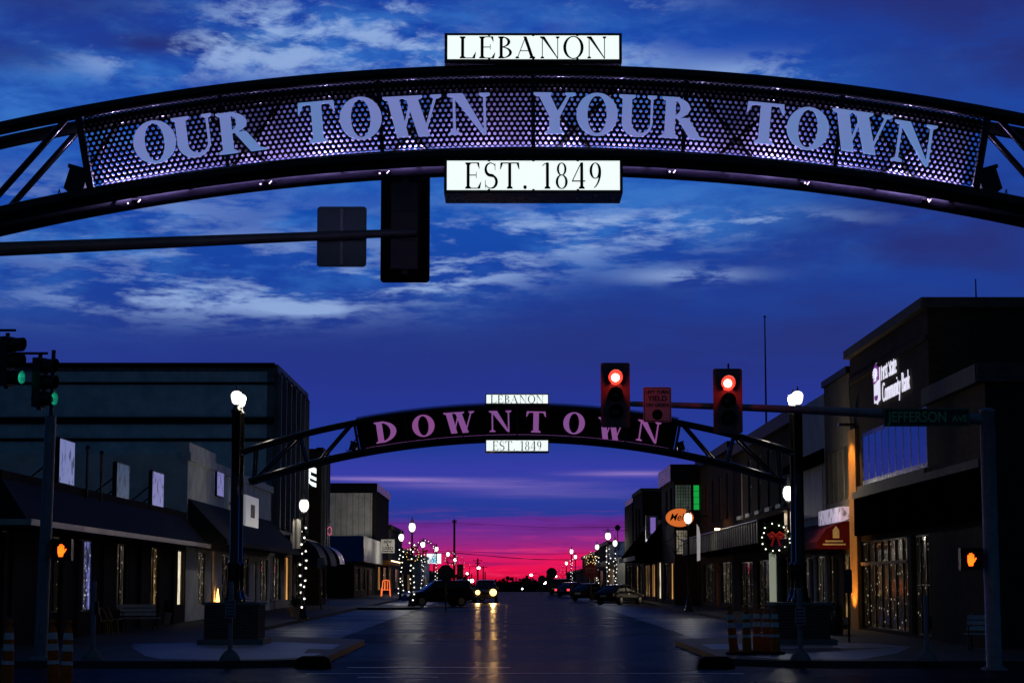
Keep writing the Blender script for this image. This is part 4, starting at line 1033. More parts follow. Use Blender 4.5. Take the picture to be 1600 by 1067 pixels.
t = thing('neon_sign', 'white and pink neon sign jutting from the dark theatre', 'neon sign', (P(508, 832, 139).x, 139, P(508, 832, 139).z)); mn = emi('white_neon', (.95, .95, 1), 2.5)
MB().path([(-.25, 0, -.75), (.0, 0, -.75)], .035, 6).build('tube', mn, t); MB().path([(-.05, 0, -.55), (.02, 0, .1), (.12, 0, .72)], .035, 6).build('tube', mn, t)
MB().path([(.3 + .14 * math.cos(a * .6), 0, .12 + .28 * math.sin(a * .6)) for a in range(11)], .02, 6).build('tube', emi('pink_neon', (1, .15, .3), .9), t); MB().tube((-.4, .08, .75), (.4, .08, .75), .03, None, 6).build('bracket', M_black, t)
t = thing('striped_awning', 'small striped awning low on the dark theatre front', 'awning', (-12.43, 136.4, 3.3)); b = MB()
for k in range(9):
    mb2 = MB(); mb2.prism([(1.3 * math.cos(math.radians(a)), 1.2 * math.sin(math.radians(a))) for a in range(0, 91, 15)] + [(0, 0)], lambda o, z, a: Vector((o, a, z)), k * .44, k * .44 + .4395); mb2.build('stripe_panel', M_white_st if k % 2 else M_black, t)
B = Bld('low_corner_store', 'low store with a blue and white fascia box on the left', -1, LX, 182, 209.8, 6.0, 12, m=M_brkdark, ops=[(2, 7, .6, 2.6, P_dark, 3, 1), (9, 14, .6, 2.6, P_dark, 3, 1), (17, 19, .05, 2.5, P_dark, 1, 1), (21, 26, .6, 2.6, P_dim, 3, 1)])
fz0, fz1 = B.z(4.0), B.z(6.25)
B.bar('fascia', 0, 27.8, fz0, fz1, .003, .8, M_white_st); B.bar('fascia', -.001, 11.5, fz0, fz1, .801, .83, mat('blue_sign_band', (.03, .09, .32), .5, 0, .2, 1))
B.bar('fascia', -11.9, .79, fz0, fz1, .003, .06, mat('blue_end_sign', (.05, .12, .40), .5, 0, .2, 1), None, lambda a, b, o: Vector((-(-a) , -o, b)) if False else Vector((a, -o, b)))
t = thing('neon_bar', 'upright pink neon bar on the low store fascia', 'neon sign', (P(558, 857, 183.5).x + .1, 183.5, P(558, 866, 183.5).z)); b = MB().tube((0, 0, -.35), (0, 0, 1.4), .13, None, 8); b.build('tube', emi('pink_neon_tube', (1.0, .16, .42), 1.5), t); MB().box(-.2, -.13, -.1, .1, -.4, 1.45).build('backing', M_black, t)
B = Bld('ribbed_steel_building', 'pale ribbed steel end wall and dark front, left side behind the low store', -1, LX, 210, 234, 12.2, 14, m=M_brkdark, ops=[(5.5, 11, .4, 2.9, P_warm2, 3, 1), (12, 14, .05, 2.8, P_warm, 1, 1), (15, 22, .4, 2.9, P_warm, 3, 1)])
B.bar('end_cladding', .3, 13.5, 0, B.H - .9, .002, .09, ribbed('pale_ribbed_steel', (.75, .73, .73), .5, .6), None, B.en); B.bar('parapet_cap', -.15, 13.8, B.H - .9, B.H + .1, .002, .2, M_black, None, B.en); B.bar('parapet_cap', -.1, 23.8, B.H - .7, B.H + .08, .002, .2, M_black)
B.bar('porch_beam', 4.5, 23.5, 3.05, 3.5, .002, 1.4, mat('lit_wood', (.3, .15, .06), .6, 0, .3, 3))
B = Bld('tan_brick_shop', 'two storey tan brick shop glowing under a street lamp, left side', -1, LX, 234.2, 262, 8.7, 14, m=M_brktan, ops=[(2, 8, .5, 2.8, P_warm, 3, 1), (10, 12, .05, 2.7, P_dim, 1, 1), (14, 24, .5, 2.8, P_dim, 4, 1), (4, 6, 4.6, 6.4, M_glass, 1, 2), (11, 13, 4.6, 6.4, M_glass, 1, 2), (18, 20, 4.6, 6.4, M_glass, 1, 2)])
B.bar('cornice', -.1, 27.9, B.H - .4, B.H + .1, .002, .3, M_brktan)
for Ya, Yb, zt, lab, mm in ((262.2, 292, 6.6, 'low dark shop beyond the tan brick shop, left', M_brkdark), (292.2, 325, 6.2, 'grey low shop below the bright billboard', M_stone), (325.2, 380, 4.2, 'farthest low shed on the left side', M_brkdark)):
    B = Bld('low_shop', lab, -1, LX + (1.2 if Ya > 290 else 0), Ya, Yb, zt, 14, m=mm, ops=[(2, 9, .5, 2.6, P_dim, 3, 1), (11, 13, .05, 2.5, P_dim, 1, 1), (16, 25, .5, 2.6, P_warm, 3, 1)], gy=g(Yb))
    B.bar('cornice', -.1, Yb - Ya + .1 - .2, B.H - .3, B.H + .08, .002, .2, M_ink2)
t = thing('billboard', 'bright white and cyan billboard above the far left shops', 'billboard', (P(678, 872, 318).x, 318, P(678, 880, 318).z)); b = MB().box(-1.1, 1.1, 0, .25, 0, 1.5); pl = b.build('panel', emi('billboard_glow', (.8, .9, 1), 1.3), t)
MB().box(-.35, .35, -.03, -.002, .1, .95).build('cyan_patch', emi('billboard_cyan', (.2, .6, .85), 1.0), pl); MB().tube((0, .4, -5), (0, .4, .8), .12, None, 8).build('post', M_black, t)
t = thing('shop_sign', 'white board sign reading NEW & USED on the dark ribbed building front', 'sign', (P(606, 853, 207).x, 207, P(606, 853, 207).z)); MB().box(-.68, .68, 0, .1, -.68, .68).build('board', mat('grey_white_board', (.65, .65, .65), .6, 0, .1, 2), t)
for s, z, h, w in (('NEW', .42, .42, .8), ('&', .1, .3, .24), ('USED', -.22, .42, 1.05), ('FURNITURE', -.52, .2, 1.1)): text_mesh('lettering', s, M_signblk, t, Matrix.Translation((0, -.004, z)) @ FRONT, h, w, .003, 0, .01)
MB().tube((-1.4, .05, .78), (.7, .05, .78), .03, None, 6).build('bracket', M_black, t)

# --- right, from the crossing outwards
M_bank = brick('bank_brick', (.085, .065, .05), (.065, .05, .042), (.07, .06, .055))
bops = [(0.5, 11.9, 5.2, 7.05, M_skyglass, 9, 1, M_black)]
B = Bld('bank_building', 'large dark corner bank with white lit lettering and tall blue windows, right edge', 1, RX, 61.5, 75.7, 10.2, 22, m=M_bank, gy=.2,
        ops=bops + [(.6, 3.4, .1, 3.2, P_dark, 3, 2), (4.0, 13.0, .15, 3.2, litpane('bank_window', (1, .7, .4), (1.0, .55, .22), .16, 3.2, .7, .56, .78, 21.0, 7.0), 7, 1)])
B.bar('parapet_cap', -.1, 14.3, B.H - .02, B.H + .28, -.4, .22, mat('stone_coping', (.12, .11, .11), .7)); B.bar('string_course', 0, 14.0, B.H - 1.0, B.H - .82, .002, .10, M_bank)
B.bar('parapet_cap', -.2, 22, B.H - .02, B.H + .28, .002, .22, mat('stone_coping', (.12, .11, .11), .7), None, B.en)
M_canopy = mat('black_canopy', (.0015, .0015, .0015), .8, 0, .3, 3, spec=0)
B.bar('canopy', -7.6, 12.42, 3.4, 4.72, .003, .25, M_canopy); B.bar('canopy_trim', -7.6, 12.42, 4.723, 4.95, .003, .32, mat('stone_coping', (.12, .11, .11), .7))
B.bar('transom', 4.0, 13.0, 2.35, 2.45, -.10, .03, mat('orange_rail', (.4, .25, .12), .5))  # plain orange bar across the shop glass
B.bar('pilaster', 12.55, 14.1, 0, 7.3, .003, .14, mat('amber_lit_pilaster', (.42, .22, .07), .7, 0, .25, 1.5)); B.bar('window_sill', .3, 12.2, 4.955, 5.15, .003, .16, mat('stone_coping', (.12, .11, .11), .7))  # orange light is put into the pilaster's base colour
b = MB(); fbox(b, B.st, -7.2, -.003, -.4, 7.4, -22, 0); b.build('side_wing', M_bank, B.root)
B.bar('wing_cornice', -7.4, -.01, 7.0, 7.5, .002, .25, mat('stone_coping', (.12, .11, .11), .7)); B.bar('wing_cornice', -.25, 22, 7.0, 7.5, 7.202, 7.45, mat('stone_coping', (.12, .11, .11), .7), None, B.en)
sc_ = MB(); fbox(sc_, B.st, 13.1, 13.5, 7.42, 7.52, .003, .62); sc_.build('added_downlight', M_black, B.root)  # added fitting above the pilaster
def wash(z, up):  # added spots, standing in for an unseen orange streetlight
    ld = bpy.data.lights.new('added_washer', 'SPOT'); ld.energy = 300; ld.color = (1, .5, .12); ld.spot_size = math.radians(100); ld.spot_blend = .5; ld.shadow_soft_size = .05
    lo = bpy.data.objects.new('added_washer', ld); C.objects.link(lo); lo.parent = B.root; lo.location = B.st(13.3, z, 1.05); lo.rotation_euler = (PI if up else 0, math.radians(-14 if not up else 14), 0)
wash(7.3, False); wash(.35, True)
b = MB(); fbox(b, B.st, 13.1, 13.5, 0, .25, .45, .75); b.build('added_uplight', M_black, B.root)  # added fitting at the pilaster's foot
# lettering and emblem on the bank's street face: the text plane faces -X, reading away from the far end
t = thing('bank_sign', 'white lit sign reading First State Community Bank on the dark bank', 'lit sign', (RX - .05, 66.5, 0))
M_wl = emi('white_lit_sign', (.86, .84, 1), .85); M_pl = emi('purple_emblem', (.14, .02, .16), .8)
SF = Matrix(((0, 0, -1, 0), (-1, 0, 0, 0), (0, 1, 0, 0), (0, 0, 0, 1)))
def bs_y(px): return (RX - .1) * F / (px - 794.0)
def zat(px, py): return 1.8 + (916 - py) * bs_y(px) / F
for s, pa, pbx, yc, h in (('First State', 1379, 1402.5, 575, 1.0), ('Community Bank', 1380, 1423, 605, .95)):
    ya, yb = bs_y(pa), bs_y(pbx); pm = (pa + pbx) / 2; zc = zat(pm, yc)
    text_mesh('lettering', s, M_wl, t, Matrix.Translation((-.02, (ya + yb) / 2 - 66.5, zc)) @ SF, h, ya - yb, .012, .0, -.014)
ya, yb = bs_y(1366.5), bs_y(1376.5); yc = (ya + yb) / 2 - 66.5; w = (ya - yb) / 2; z0, z1 = zat(1371, 633), zat(1371, 567.5)
def em(name, pts, m, o): MB().prism(pts, lambda a, z, x: Vector((-x, yc - a * w, z0 + (z1 - z0) * z)), o, o + .03).build(name, m, t)
em('emblem_shield', [(-.85, .05), (-.2, .05), (0, 0), (.3, .05), (.9, .08), (.9, .52), (1, .52), (1, .86), (.75, .93), (.3, .99), (-.1, 1), (-.7, .92), (-1, .84), (-1, .52), (-.85, .52)], M_wl, .0)
em('emblem_field', [(-.88, .55), (-.6, .5), (.5, .56), (.88, .56), (.88, .84), (.2, .965), (-.1, .97), (-.88, .83)], M_pl, .031)
for k in range(9): em('emblem_ray', [(-.07 + .72 * math.sin((k - 4) * .42), .70 + .17 * math.cos((k - 4) * .42)), (.07 + .72 * math.sin((k - 4) * .42), .70 + .17 * math.cos((k - 4) * .42)), (.1, .62), (-.1, .62)], M_wl, .062 + k * .001)
em('emblem_trunk', [(-.22, .55), (.3, .57), (.14, .72), (-.14, .72)], M_wl, .072)
em('emblem_keyhole', [(-.45, .14), (-.15, .09), (.15, .09), (.4, .15), (.4, .21), (-.45, .21)], M_pl, .032)
p = P(1525, 462, 63); t = thing('roof_antenna', 'thin dark antenna on the bank roof', 'antenna', (p.x, 63, 10.3)); MB().tube((0, 0, 0), (0, 0, P(1525, 436, 63).z - 10.3), .03, .02, 6).build('rod', M_black, t); MB().lathe([(.1, 0), (.1, .06), (.03, .1)]).build('foot', M_black, t)
B = Bld('tan_brick_building', 'tan brick building between the bank and the white shop', 1, RX, 75.9, 82, 9.8, 16, m=brick('beige_brick', (.20, .17, .13), (.16, .135, .105), (.17, .155, .13)), ops=[(.5 + k * 1.15, 1.45 + k * 1.15, 4.75, 6.75, litpane('blind_window', (.8, .6, .35), (.30, .22, .13), .12, .5, .2, .2, .6), 1, 1, M_alufr) for k in range(5)] + [(.4, 2.7, .3, 2.7, P_warm, 2, 1), (3.3, 4.3, .05, 2.6, P_dim, 1, 1), (4.7, 5.9, .3, 2.7, P_warm, 1, 1)])
B.bar('parapet_cap', -.03, 6.05, B.H - .1, B.H + .15, -.4, .12, M_ink2); B.bar('light_box_sign', .3, 5.8, B.z(4.2), B.z(4.75), .003, .35, signmat('glowing_translucent_sign', (.50, .44, .60), .55, 11))
B = Bld('white_shop', 'white fronted shop with a black upper awning, behind the arch post', 1, RX, 82.1, 89, 9.5, 16, m=M_white_st, ops=[(.5, 3.2, .3, 2.7, P_dim, 2, 1), (3.6, 4.7, .05, 2.6, P_dark, 1, 1), (5, 6.6, .3, 2.7, P_dim, 1, 1)])
B.slope('awning', .1, 6.8, [(.003, 6.4), (.003, 7.0), (.8, 6.55), (.8, 6.3)], M_canopy); B.bar('ribbed_fascia', .1, 6.8, 4.3, 6.3, .003, .12, M_ribw)
t = thing('maroon_awning', 'maroon cloth awning with a small white emblem, right pavement', 'awning', (RX, 76.2, 3.2)); b = MB(); b.prism([(0.0, 0), (0.0, 1.12), (.9, .72), (1.25, .25), (1.25, 0)], lambda o, z, a: Vector((-o, a, z)), 0, 13.2); b.build('canvas', mat('maroon_canvas', (.07, .006, .012), .8, 0, .2, 3), t)
MB().prism([(-.12, 0), (.12, 0), (.12, .3), (0, .45), (-.12, .3)], lambda a, z, y: Vector((-.55 + a, -y, .38 + z)), .003, .02).build('emblem', mat('white_print', (.5, .5, .5), .6), t); MB().box(-1.05, -.2, -.02, -.003, .12, .18).build('printed_line', mat('white_print', (.5, .5, .5), .6), t); MB().box(-.95, -.3, -.02, -.003, .24, .30).build('printed_line', mat('white_print', (.5, .5, .5), .6), t)
B = Bld('dark_brick_row', 'long dark brick building with tall narrow windows, right side', 1, RX, 89.1, 116, 9.5, 16, m=M_brkdark, ops=[(1.6 + k * 4.1, 3.0 + k * 4.1, 5.2, 8.0, M_glass, 1, 2, M_whitep) for k in range(6)] + [(1, 6, .3, 2.7, P_dark, 3, 1), (7, 8.4, .05, 2.7, P_dim, 1, 1), (10, 16, .3, 2.7, P_dark, 3, 1), (18, 24, .3, 2.7, P_dark, 3, 1)])
for k in range(6): B.bar('window_sill', 1.45 + k * 4.1, 3.15 + k * 4.1, 5.0, 5.19, .003, .16, M_whitep)
B.bar('cornice', -.03, 26.9, B.H - .5, B.H + .1, .002, .3, M_ink2)
B.bar('door_post', 8.5, 8.75, 0, 3.0, .003, .3, emi('glowing_pale_post', (.55, .6, .45), .35)); B.bar('door_post', 6.7, 6.85, 0, 2.8, .003, .2, M_alufr)  # first post's emission stands in for light on it
t = thing('slatted_awning', 'long dark metal awning with pale upright slats, right side', 'awning', (RX, 92, g(105) + .15)); b = MB(); b.prism([(0, 3.3), (0, 4.75), (1.5, 4.3), (1.5, 3.3)], lambda o, z, a: Vector((-o, a, z)), 0, 40); b.build('canopy', M_canopy, t); MB().tube((-1.53, 0, 4.33), (-1.53, 40, 4.33), .04, None, 6).build('edge_rail', M_alufr, t)
for k in range(40): MB().box(-1.56, -1.502, k + .1, k + .24, 3.32, 4.26).build('slat', M_alufr, t)
B = Bld('brown_brick_building', 'brown brick building lit orange from its near corner, right side', 1, RX, 116.1, 136, 9.9, 16, m=brick('brown_brick', (.2, .11, .06), (.16, .09, .05), (.16, .13, .1)), ops=[(2 + k * 4.2, 3.4 + k * 4.2, 5.2, 7.8, M_glass, 1, 2, M_whitep) for k in range(4)] + [(1, 7, .3, 2.7, P_dim, 3, 1), (8, 9.4, .05, 2.7, P_warm2, 1, 1), (11, 18, .3, 2.7, P_dark, 3, 1)])
B.bar('cornice', -.03, 19.9, B.H - .4, B.H + .1, .002, .3, M_ink2)
t = thing('wall_lamp', 'orange wall lamp on the brown brick building', 'wall lamp', (RX - .55, 119.5, 5.1)); MB().box(-.12, .55, -.1, .1, .06, .14).build('arm', M_black, t); MB().box(-.12, .12, -.12, .12, -.02, .055).build('lens', emi('sodium_lens', (1, .45, .1), 60), t)
B = Bld('corner_bar_building', 'brown building standing forward with a green lit upstairs window, right side', 1, 11.0, 136.1, 147, 9.75, 18, m=M_ribb, ops=[(1.5, 3.2, 5.4, 7.8, M_glass, 1, 2), (5.5, 7.2, 5.4, 7.8, M_glass, 1, 2), (1, 4.5, .3, 2.8, P_warm2, 2, 1), (6, 9.6, .3, 2.8, P_dark, 3, 1)])
B.bar('parapet', -.25, 18, B.H - 1.0, B.H + .1, .003, .25, M_black, None, B.en); B.bar('parapet', 0, 10.8, B.H - 1.0, B.H + .1, .003, .25, M_black)
gb_ = litpane('glass_block', (.5, .6, .5), (.22, .30, .24), .22, .5, .3, .2, .7, 3)
B.window(.05, 1.15, 6.2, 7.9, gb_, 6, 8, M_frame, B.en, -.10, .03); B.window(1.25, 1.70, 6.2, 7.9, emi('green_lit_glass', (.01, .55, .08), .6), 1, 4, M_frame, B.en, -.10, .04); B.window(.1, .95, 3.3, 4.9, litpane('glass_block_warm', (1, .9, .7), (.8, .7, .5), .4, 1.0, .5, .35, .7, 5), 5, 8, M_frame, B.en, -.10, .03)
B.bar('clapboard', .002, 17.8, -.5, B.H - 1.01, .002, .05, M_ribb, None, B.en)
p = P(1062, 808.5, 130); t = thing('oval_sign', 'glowing orange oval sign reading Mel\'s over the right pavement', 'lit sign', (p.x, 130, p.z))
el = [(.88 * math.cos(2 * PI * i / 40), .58 * math.sin(2 * PI * i / 40)) for i in range(40)]
MB().prism(el, lambda a, z, y: Vector((a, y, z)), 0, .2).build('board', emi('orange_lit_board', (1.0, .22, .04), .62), t); 
rg = MB()
for i in range(40):
    a, b_ = el[i], el[(i + 1) % 40]; rg.tube((a[0], .1, a[1]), (b_[0], .1, b_[1]), .04, None, 6, False)
rg.build('rim', M_black, t); text_mesh('lettering', "Mel's", M_signblk, t, Matrix.Translation((-.02, -.004, .02)) @ FRONT, .62, 1.2, .004, .35, .006); MB().tube((.85, .1, .1), (1.9, .1, .1), .04, None, 6).build('bracket', M_black, t)
B = Bld('low_awning_shop', 'low shop with a steep dark awning roof and lit doorway, right side', 1, 11.0, 147.2, 168, 6.6, 14, m=M_ribb, ops=[(.8, 4.6, .2, 2.9, P_bright, 2, 1), (5.2, 6.6, .05, 2.7, P_warm, 1, 1), (7.4, 12, .3, 2.8, P_warm2, 3, 1), (13, 19.5, .3, 2.8, P_warm, 4, 1)])
B.slope('awning_roof', .1, 20.6, [(.003, 3.0), (.003, 5.6), (1.9, 3.3), (1.9, 3.05)], M_canopy); B.bar('awning_valance', .1, 20.6, 3.0, 3.3, 1.903, 1.96, mat('pale_valance', (.3, .3, .32), .7))
t = thing('box_sign', 'upright pale sign box lit violet beside the brown forward building', 'sign', (10.4, 148.5, 5.0)); MB().box(-.45, .45, 0, .5, 0, 1.9).build('box', mat('sign_box_grey', (.4, .4, .43), .4), t); MB().box(-.12, .25, -.02, -.003, .6, 1.75).build('lit_face', emi('violet_face', (.24, .15, .55), .7), t); MB().box(-.45, .45, -.1, -.003, -.1, .16).build('lamp_bar', emi('cool_lamp_bar', (.8, .8, 1), 1.2), t)
B = Bld('dark_square_building', 'tall plain dark building beyond the awning shop, right side', 1, 11.0, 168.2, 180, 9.7, 16, m=M_brkdark, ops=[(1, 5, .3, 2.8, P_dim, 3, 1), (6, 10, .3, 2.8, P_warm, 2, 1), (3, 5, 5, 7.6, M_glass, 1, 2), (7, 9, 5, 7.6, M_glass, 1, 2)])
B.bar('parapet_cap', -.1, 16, B.H - .2, B.H + .1, .002, .15, mat('stone_coping', (.12, .11, .11), .7), None, B.en); B.bar('parapet_cap', 0, 11.8, B.H - .2, B.H + .1, .002, .15, mat('stone_coping', (.12, .11, .11), .7))
B = Bld('rounded_parapet_building', 'narrow dark building with a rounded parapet, farthest tall one on the right', 1, 11.0, 182, 194, 9.2, 12, m=M_brkdark, ops=[(1, 5, .3, 2.8, P_dim, 3, 1), (6, 11, .3, 2.8, P_dark, 3, 1)])
B.bar('parapet_cap', .6, 12, B.H + .003, B.H + .55, -.5, .05, M_black, None, B.en); B.bar('parapet_cap', 0, 11.8, B.H + .002, B.H + .5, -.6, -.051, M_black)
B = Bld('low_blue_shop', 'low shop with a blue front panel, far right side', 1, 10.4, 196, 218, 6.0, 12, m=M_stone, ops=[(1, 6, .3, 2.7, P_warm, 3, 1), (7, 9, .05, 2.6, P_bright, 1, 1), (11, 20, .3, 2.7, P_warm, 4, 1)])
B.bar('front_panel', 0, 8, B.z(4.6), B.z(6.05), .003, .1, mat('dull_blue_panel', (.05, .08, .2), .5), None, B.en); B.slope('awning', 1, 20, [(.003, 2.9), (.003, 3.6), (1.6, 3.1), (1.6, 2.9)], mat('pale_valance', (.3, .3, .32), .7))
for Ya, Yb, zt, lab in ((220, 252, 6.6, 'long low dark shop beyond the blue panelled shop'), (253, 300, 6.0, 'low shop behind the far stop sign'), (301, 380, 4.3, 'farthest low shed on the right side')):
    B = Bld('low_shop', lab, 1, 10.8, Ya, Yb, zt, 12, m=M_brkdark, ops=[(2, 9, .5, 2.6, P_warm, 3, 1), (11, 13, .05, 2.5, P_bright, 1, 1), (16, 25, .5, 2.6, P_dim, 3, 1)], gy=g(Yb))
    B.bar('cornice', -.02, Yb - Ya - .1, B.H - .3, B.H + .08, .002, .2, M_ink2)

# ------------------------------------------------------------------ street lamps
def lampY(py, H=5.15):
    Y = 60.0
    while Y < 600:
        if CAM_H + (916 - py) / F * Y >= g(Y) + H: return Y
        Y += .5
    return Y
M_cap = mat('lamp_cap', (.01, .01, .011), .4, 0, .2, 5)
def make_lamp():
    t = thing('street_lamp', 'x', 'street lamp', (0, 0, 0), 0, 'lit globe street lamps along the pavements')
    MB().lathe([(.24, 0), (.24, .12), (.19, .2), (.16, .55), (.12, .62), (.075, .8), (.06, 4.55), (.10, 4.6), (.12, 4.68), (.06, 4.72)], (0, 0, 0), 14).build('pole', M_gloss, t)
    MB().lathe([(.10, 4.72), (.19, 4.85), (.215, 5.0), (.19, 5.15), (.13, 5.24)], (0, 0, 0), 28).build('globe', M_globe, t)
    MB().lathe([(.15, 5.24), (.12, 5.3), (.05, 5.5), (.012, 5.68)], (0, 0, 0), 10).build('cap', M_cap, t)
    return t
lamp0 = make_lamp(); first = [True]
LAMPS = {}
def lamp(px, py, label, e=70, off=(0, -.27)):
    Y = lampY(py); x = P(px, py, Y).x; loc = (x, Y, g(Y) + .15)
    if first[0]: t = lamp0; t.location = loc; t['label'] = label; first[0] = False
    else: t = dup(lamp0, loc, None, label)
    if e:
        lamp_light(t, (off[0], off[1], 5.0), e * .65)
    LAMPS[(px, py)] = t; return t
lamp(475, 790, 'street lamp before the dark theatre, pole wound with white bulbs, large white globe', 110)
lamp(1232, 771, 'street lamp half hidden behind the right arch post', 130)
lamp(1075, 810, 'street lamp in front of the orange oval sign', 110)
lamp(644, 824, 'street lamp with a pointed cap before the ribbed building, wound with bulbs', 260)
lamp(627, 840, 'street lamp just left of the pointed cap lamp, near the NEW & USED board', 260)
lamp(661, 851, 'street lamp rising behind the lit wreath with a red bow', 900, (-.28, .02))
lamp(682, 858, 'street lamp in front of the bright far billboard', 50)
lamp(700, 866, 'street lamp between the far billboard and the tall utility pole', 30)
lamp(711, 875, 'street lamp at the foot of the tall utility pole', 30)
lamp(730, 896, 'farthest street lamp on the left side', 0)
lamp(950, 838, 'tallest looking street lamp over the far right pavement, wound with bulbs', 90)
lamp(961, 849, 'street lamp just right of the tallest looking far one, by the blue panel', 90)
lamp(933, 855, 'street lamp above the stop sign', 70)
lamp(893, 862, 'higher of two close street lamps far down the right side', 30)
lamp(899, 870, 'lower right of two close street lamps far down the right side', 30)
lamp(885, 880, 'street lamp beyond the close pair on the right', 20)
lamp(869, 900, 'farthest street lamp on the right side', 0)
def banner(key, dx, lab, w=.5, h=1.25, z0=2.9, m=None):
    l = LAMPS[key]; t = thing('lamp_banner', lab, 'banner', (l.location.x + dx, l.location.y - .02, l.location.z + z0), 0)
    b = MB(); n = 8
    vs = [(-w / 2 + w * (i / n), .03 * math.sin(i * 1.1), z) for i in range(n + 1) for z in (0, h)]
    b.add(vs, [(2 * i, 2 * i + 2, 2 * i + 3, 2 * i + 1) for i in range(n)]); b.add([(x, y + .012, z) for x, y, z in vs], [(2 * i + 1, 2 * i + 3, 2 * i + 2, 2 * i) for i in range(n)])
    b.build('cloth', m or mat('white_banner_cloth', (.6, .58, .55), .8, 0, .15, 6), t)
    b = MB(); b.tube((-w / 2 - .05, 0, h + .02), (w / 2 + .2, 0, h + .02), .018, None, 6); b.build('rod', M_black, t); MB().tube((-w / 2 - .05, 0, -.02), (w / 2 + .2, 0, -.02), .018, None, 6).build('rod', M_black, t)
banner((475, 790), -.30, 'narrow white banner on the bulb wound lamp at left', .35, 1.3, 3.1)
banner((1232, 771), .05, 'white banner under the lamp behind the right arch post', .45, 1.0, 3.3)
p = P(1091, 850, 116); t = thing('feather_flag', 'tall white feather flag on the right pavement', 'flag', (p.x, 116, g(116) + .15)); h = P(1091, 818, 116).z - g(116) - .15
MB().tube((0, 0, 0), (0, 0, h), .02, None, 6).build('pole', M_black, t)
b = MB(); b.prism([(.02, h - 2.1), (.2, h - 2.05), (.22, h - .6), (.15, h - .2), (.02, h)], lambda a, z, y: (a - .1, y, z), -.02, -.01); b.build('cloth', emi('glowing_white_cloth', (.6, .55, .55), .45), t)  # emission stands in for light falling on the flag

# strings of white bulbs round the lamp poles
M_bulb = emi('white_bulb', (1, .95, .85), 2.2); M_wire = mat('string_wire', (.01, .015, .01), .7)
def bulbs_on(pts, r): 
    b = MB()
    for p in pts: b.ball(p, r, 6, 4)
    return b
random.seed(11)
t0 = None
def light_string(key, label):
    global t0
    l = LAMPS[key]; grp = 'bulb strings wound round lamp poles'
    if t0 is None:
        t0 = thing('light_string', label, 'string lights', l.location, 0, grp)
        n = 150; pts = []
        for i in range(n):
            a = i * .42; z = .25 + 3.9 * i / n; r = .30 - .17 * min(1, z / 1.2) + .02 * math.sin(i); pts.append(Vector((r * math.cos(a), r * math.sin(a), z)))
        MB().path(pts, .012, 5).build('wire', M_wire, t0)
        for i in range(3, n, 8):
            c = pts[i] * 1.0 + Vector((random.uniform(-.04, .04), random.uniform(-.04, .04), random.uniform(-.08, .08)))
            MB().ball(c, .046, 8, 5).build('bulb', M_bulb, t0)
    else:
        t = dup(t0, l.location, random.uniform(0, 6), label, grp)
light_string((475, 790), 'white bulb string round the lamp before the dark theatre')
light_string((644, 824), 'white bulb string round the pointed cap lamp on the left')
light_string((627, 840), 'white bulb string round the lamp by the NEW & USED board')
light_string((661, 851), 'white bulb string under the wreath with a red bow')
light_string((682, 858), 'white bulb string round the lamp before the billboard')
light_string((950, 838), 'white bulb string round the tallest looking far right lamp')
light_string((961, 849), 'white bulb string round the lamp by the blue panel')
light_string((933, 855), 'white bulb string on the lamp right of the stop sign')
light_string((893, 862), 'white bulb string on the higher of the close far right lamps')

# wreaths and star ornaments
def leaf_ring(R, r, n, m, t, name='garland'):
    b = MB()
    for i in range(n):
        a = random.uniform(0, 2 * PI); rr = R + random.gauss(0, r * .45); y = random.gauss(0, r * .45); c = Vector((rr * math.cos(a), y, rr * math.sin(a)))
        d = Vector((random.gauss(0, 1), random.gauss(0, 1), random.gauss(0, 1))).normalized() * random.uniform(.06, .13); e = d.cross(Vector((random.gauss(0, 1), random.gauss(0, 1), random.gauss(0, 1)))).normalized() * .018
        b.add([c - d + e, c - d - e, c + d * 1.1], [(0, 1, 2)])
    return b.build(name, m, t)
M_fir = mat('fir_green', (.02, .05, .018), .8, 0, .5, 12); M_bow = emi('glowing_red_bow', (.55, .02, .012), .12)  # bow's weak emission stands in for light on the cloth
def wreath(px, py, Y, R, label, bow=True, mbul=None, nb=14):
    p = P(px, py, Y); t = thing('wreath', label, 'wreath', (p.x, Y, p.z), 0, 'lit wreaths hung on the lamps')
    leaf_ring(R, .17 * R / .6, int(900 * R), M_fir, t); 
    for i in range(nb):
        a = 2 * PI * (i + random.uniform(-.2, .2)) / nb; MB().ball((R * math.cos(a) * random.uniform(.85, 1.15), -.12 * R / .6, R * math.sin(a) * random.uniform(.85, 1.15)), .042 * min(1.1, R / .6) * .8, 7, 5).build('bulb', mbul or M_bulb, t)
    if bow:
        z = .05
        for sg in (-1, 1):
            k = min(1, R / .8); b = MB(); b.path([(0, -.2, z), (sg * .14, -.24, z + .12), (sg * .26, -.22, z + .06), (sg * .2, -.2, z - .05), (0, -.2, z)], [.05, .07, .06, .06, .04], 6); b.build('bow_loop', M_bow, t)
            b = MB(); b.prism([(sg * .02, z), (sg * .1, z - .02), (sg * .2, z - .34), (sg * .12, z - .36)], lambda a, c, y: (a, y, c), -.22, -.20); b.build('bow_tail', M_bow, t)
    return t
random.seed(5)
wreath(1211, 840, 74.7, .50, 'large wreath with a red bow and bulbs by the right arch post')
wreath(664, 862, 196, 1.0, 'wreath with a red bow on the far left lamps', True, None, 20)
wreath(645, 866, 133, .42, 'golden lit wreath on the pointed cap lamp', False, emi('gold_bulb', (1, .6, .18), 2.5), 16)
wreath(705, 872, 285, .8, 'small far wreath by the round black sign', True, None, 14)
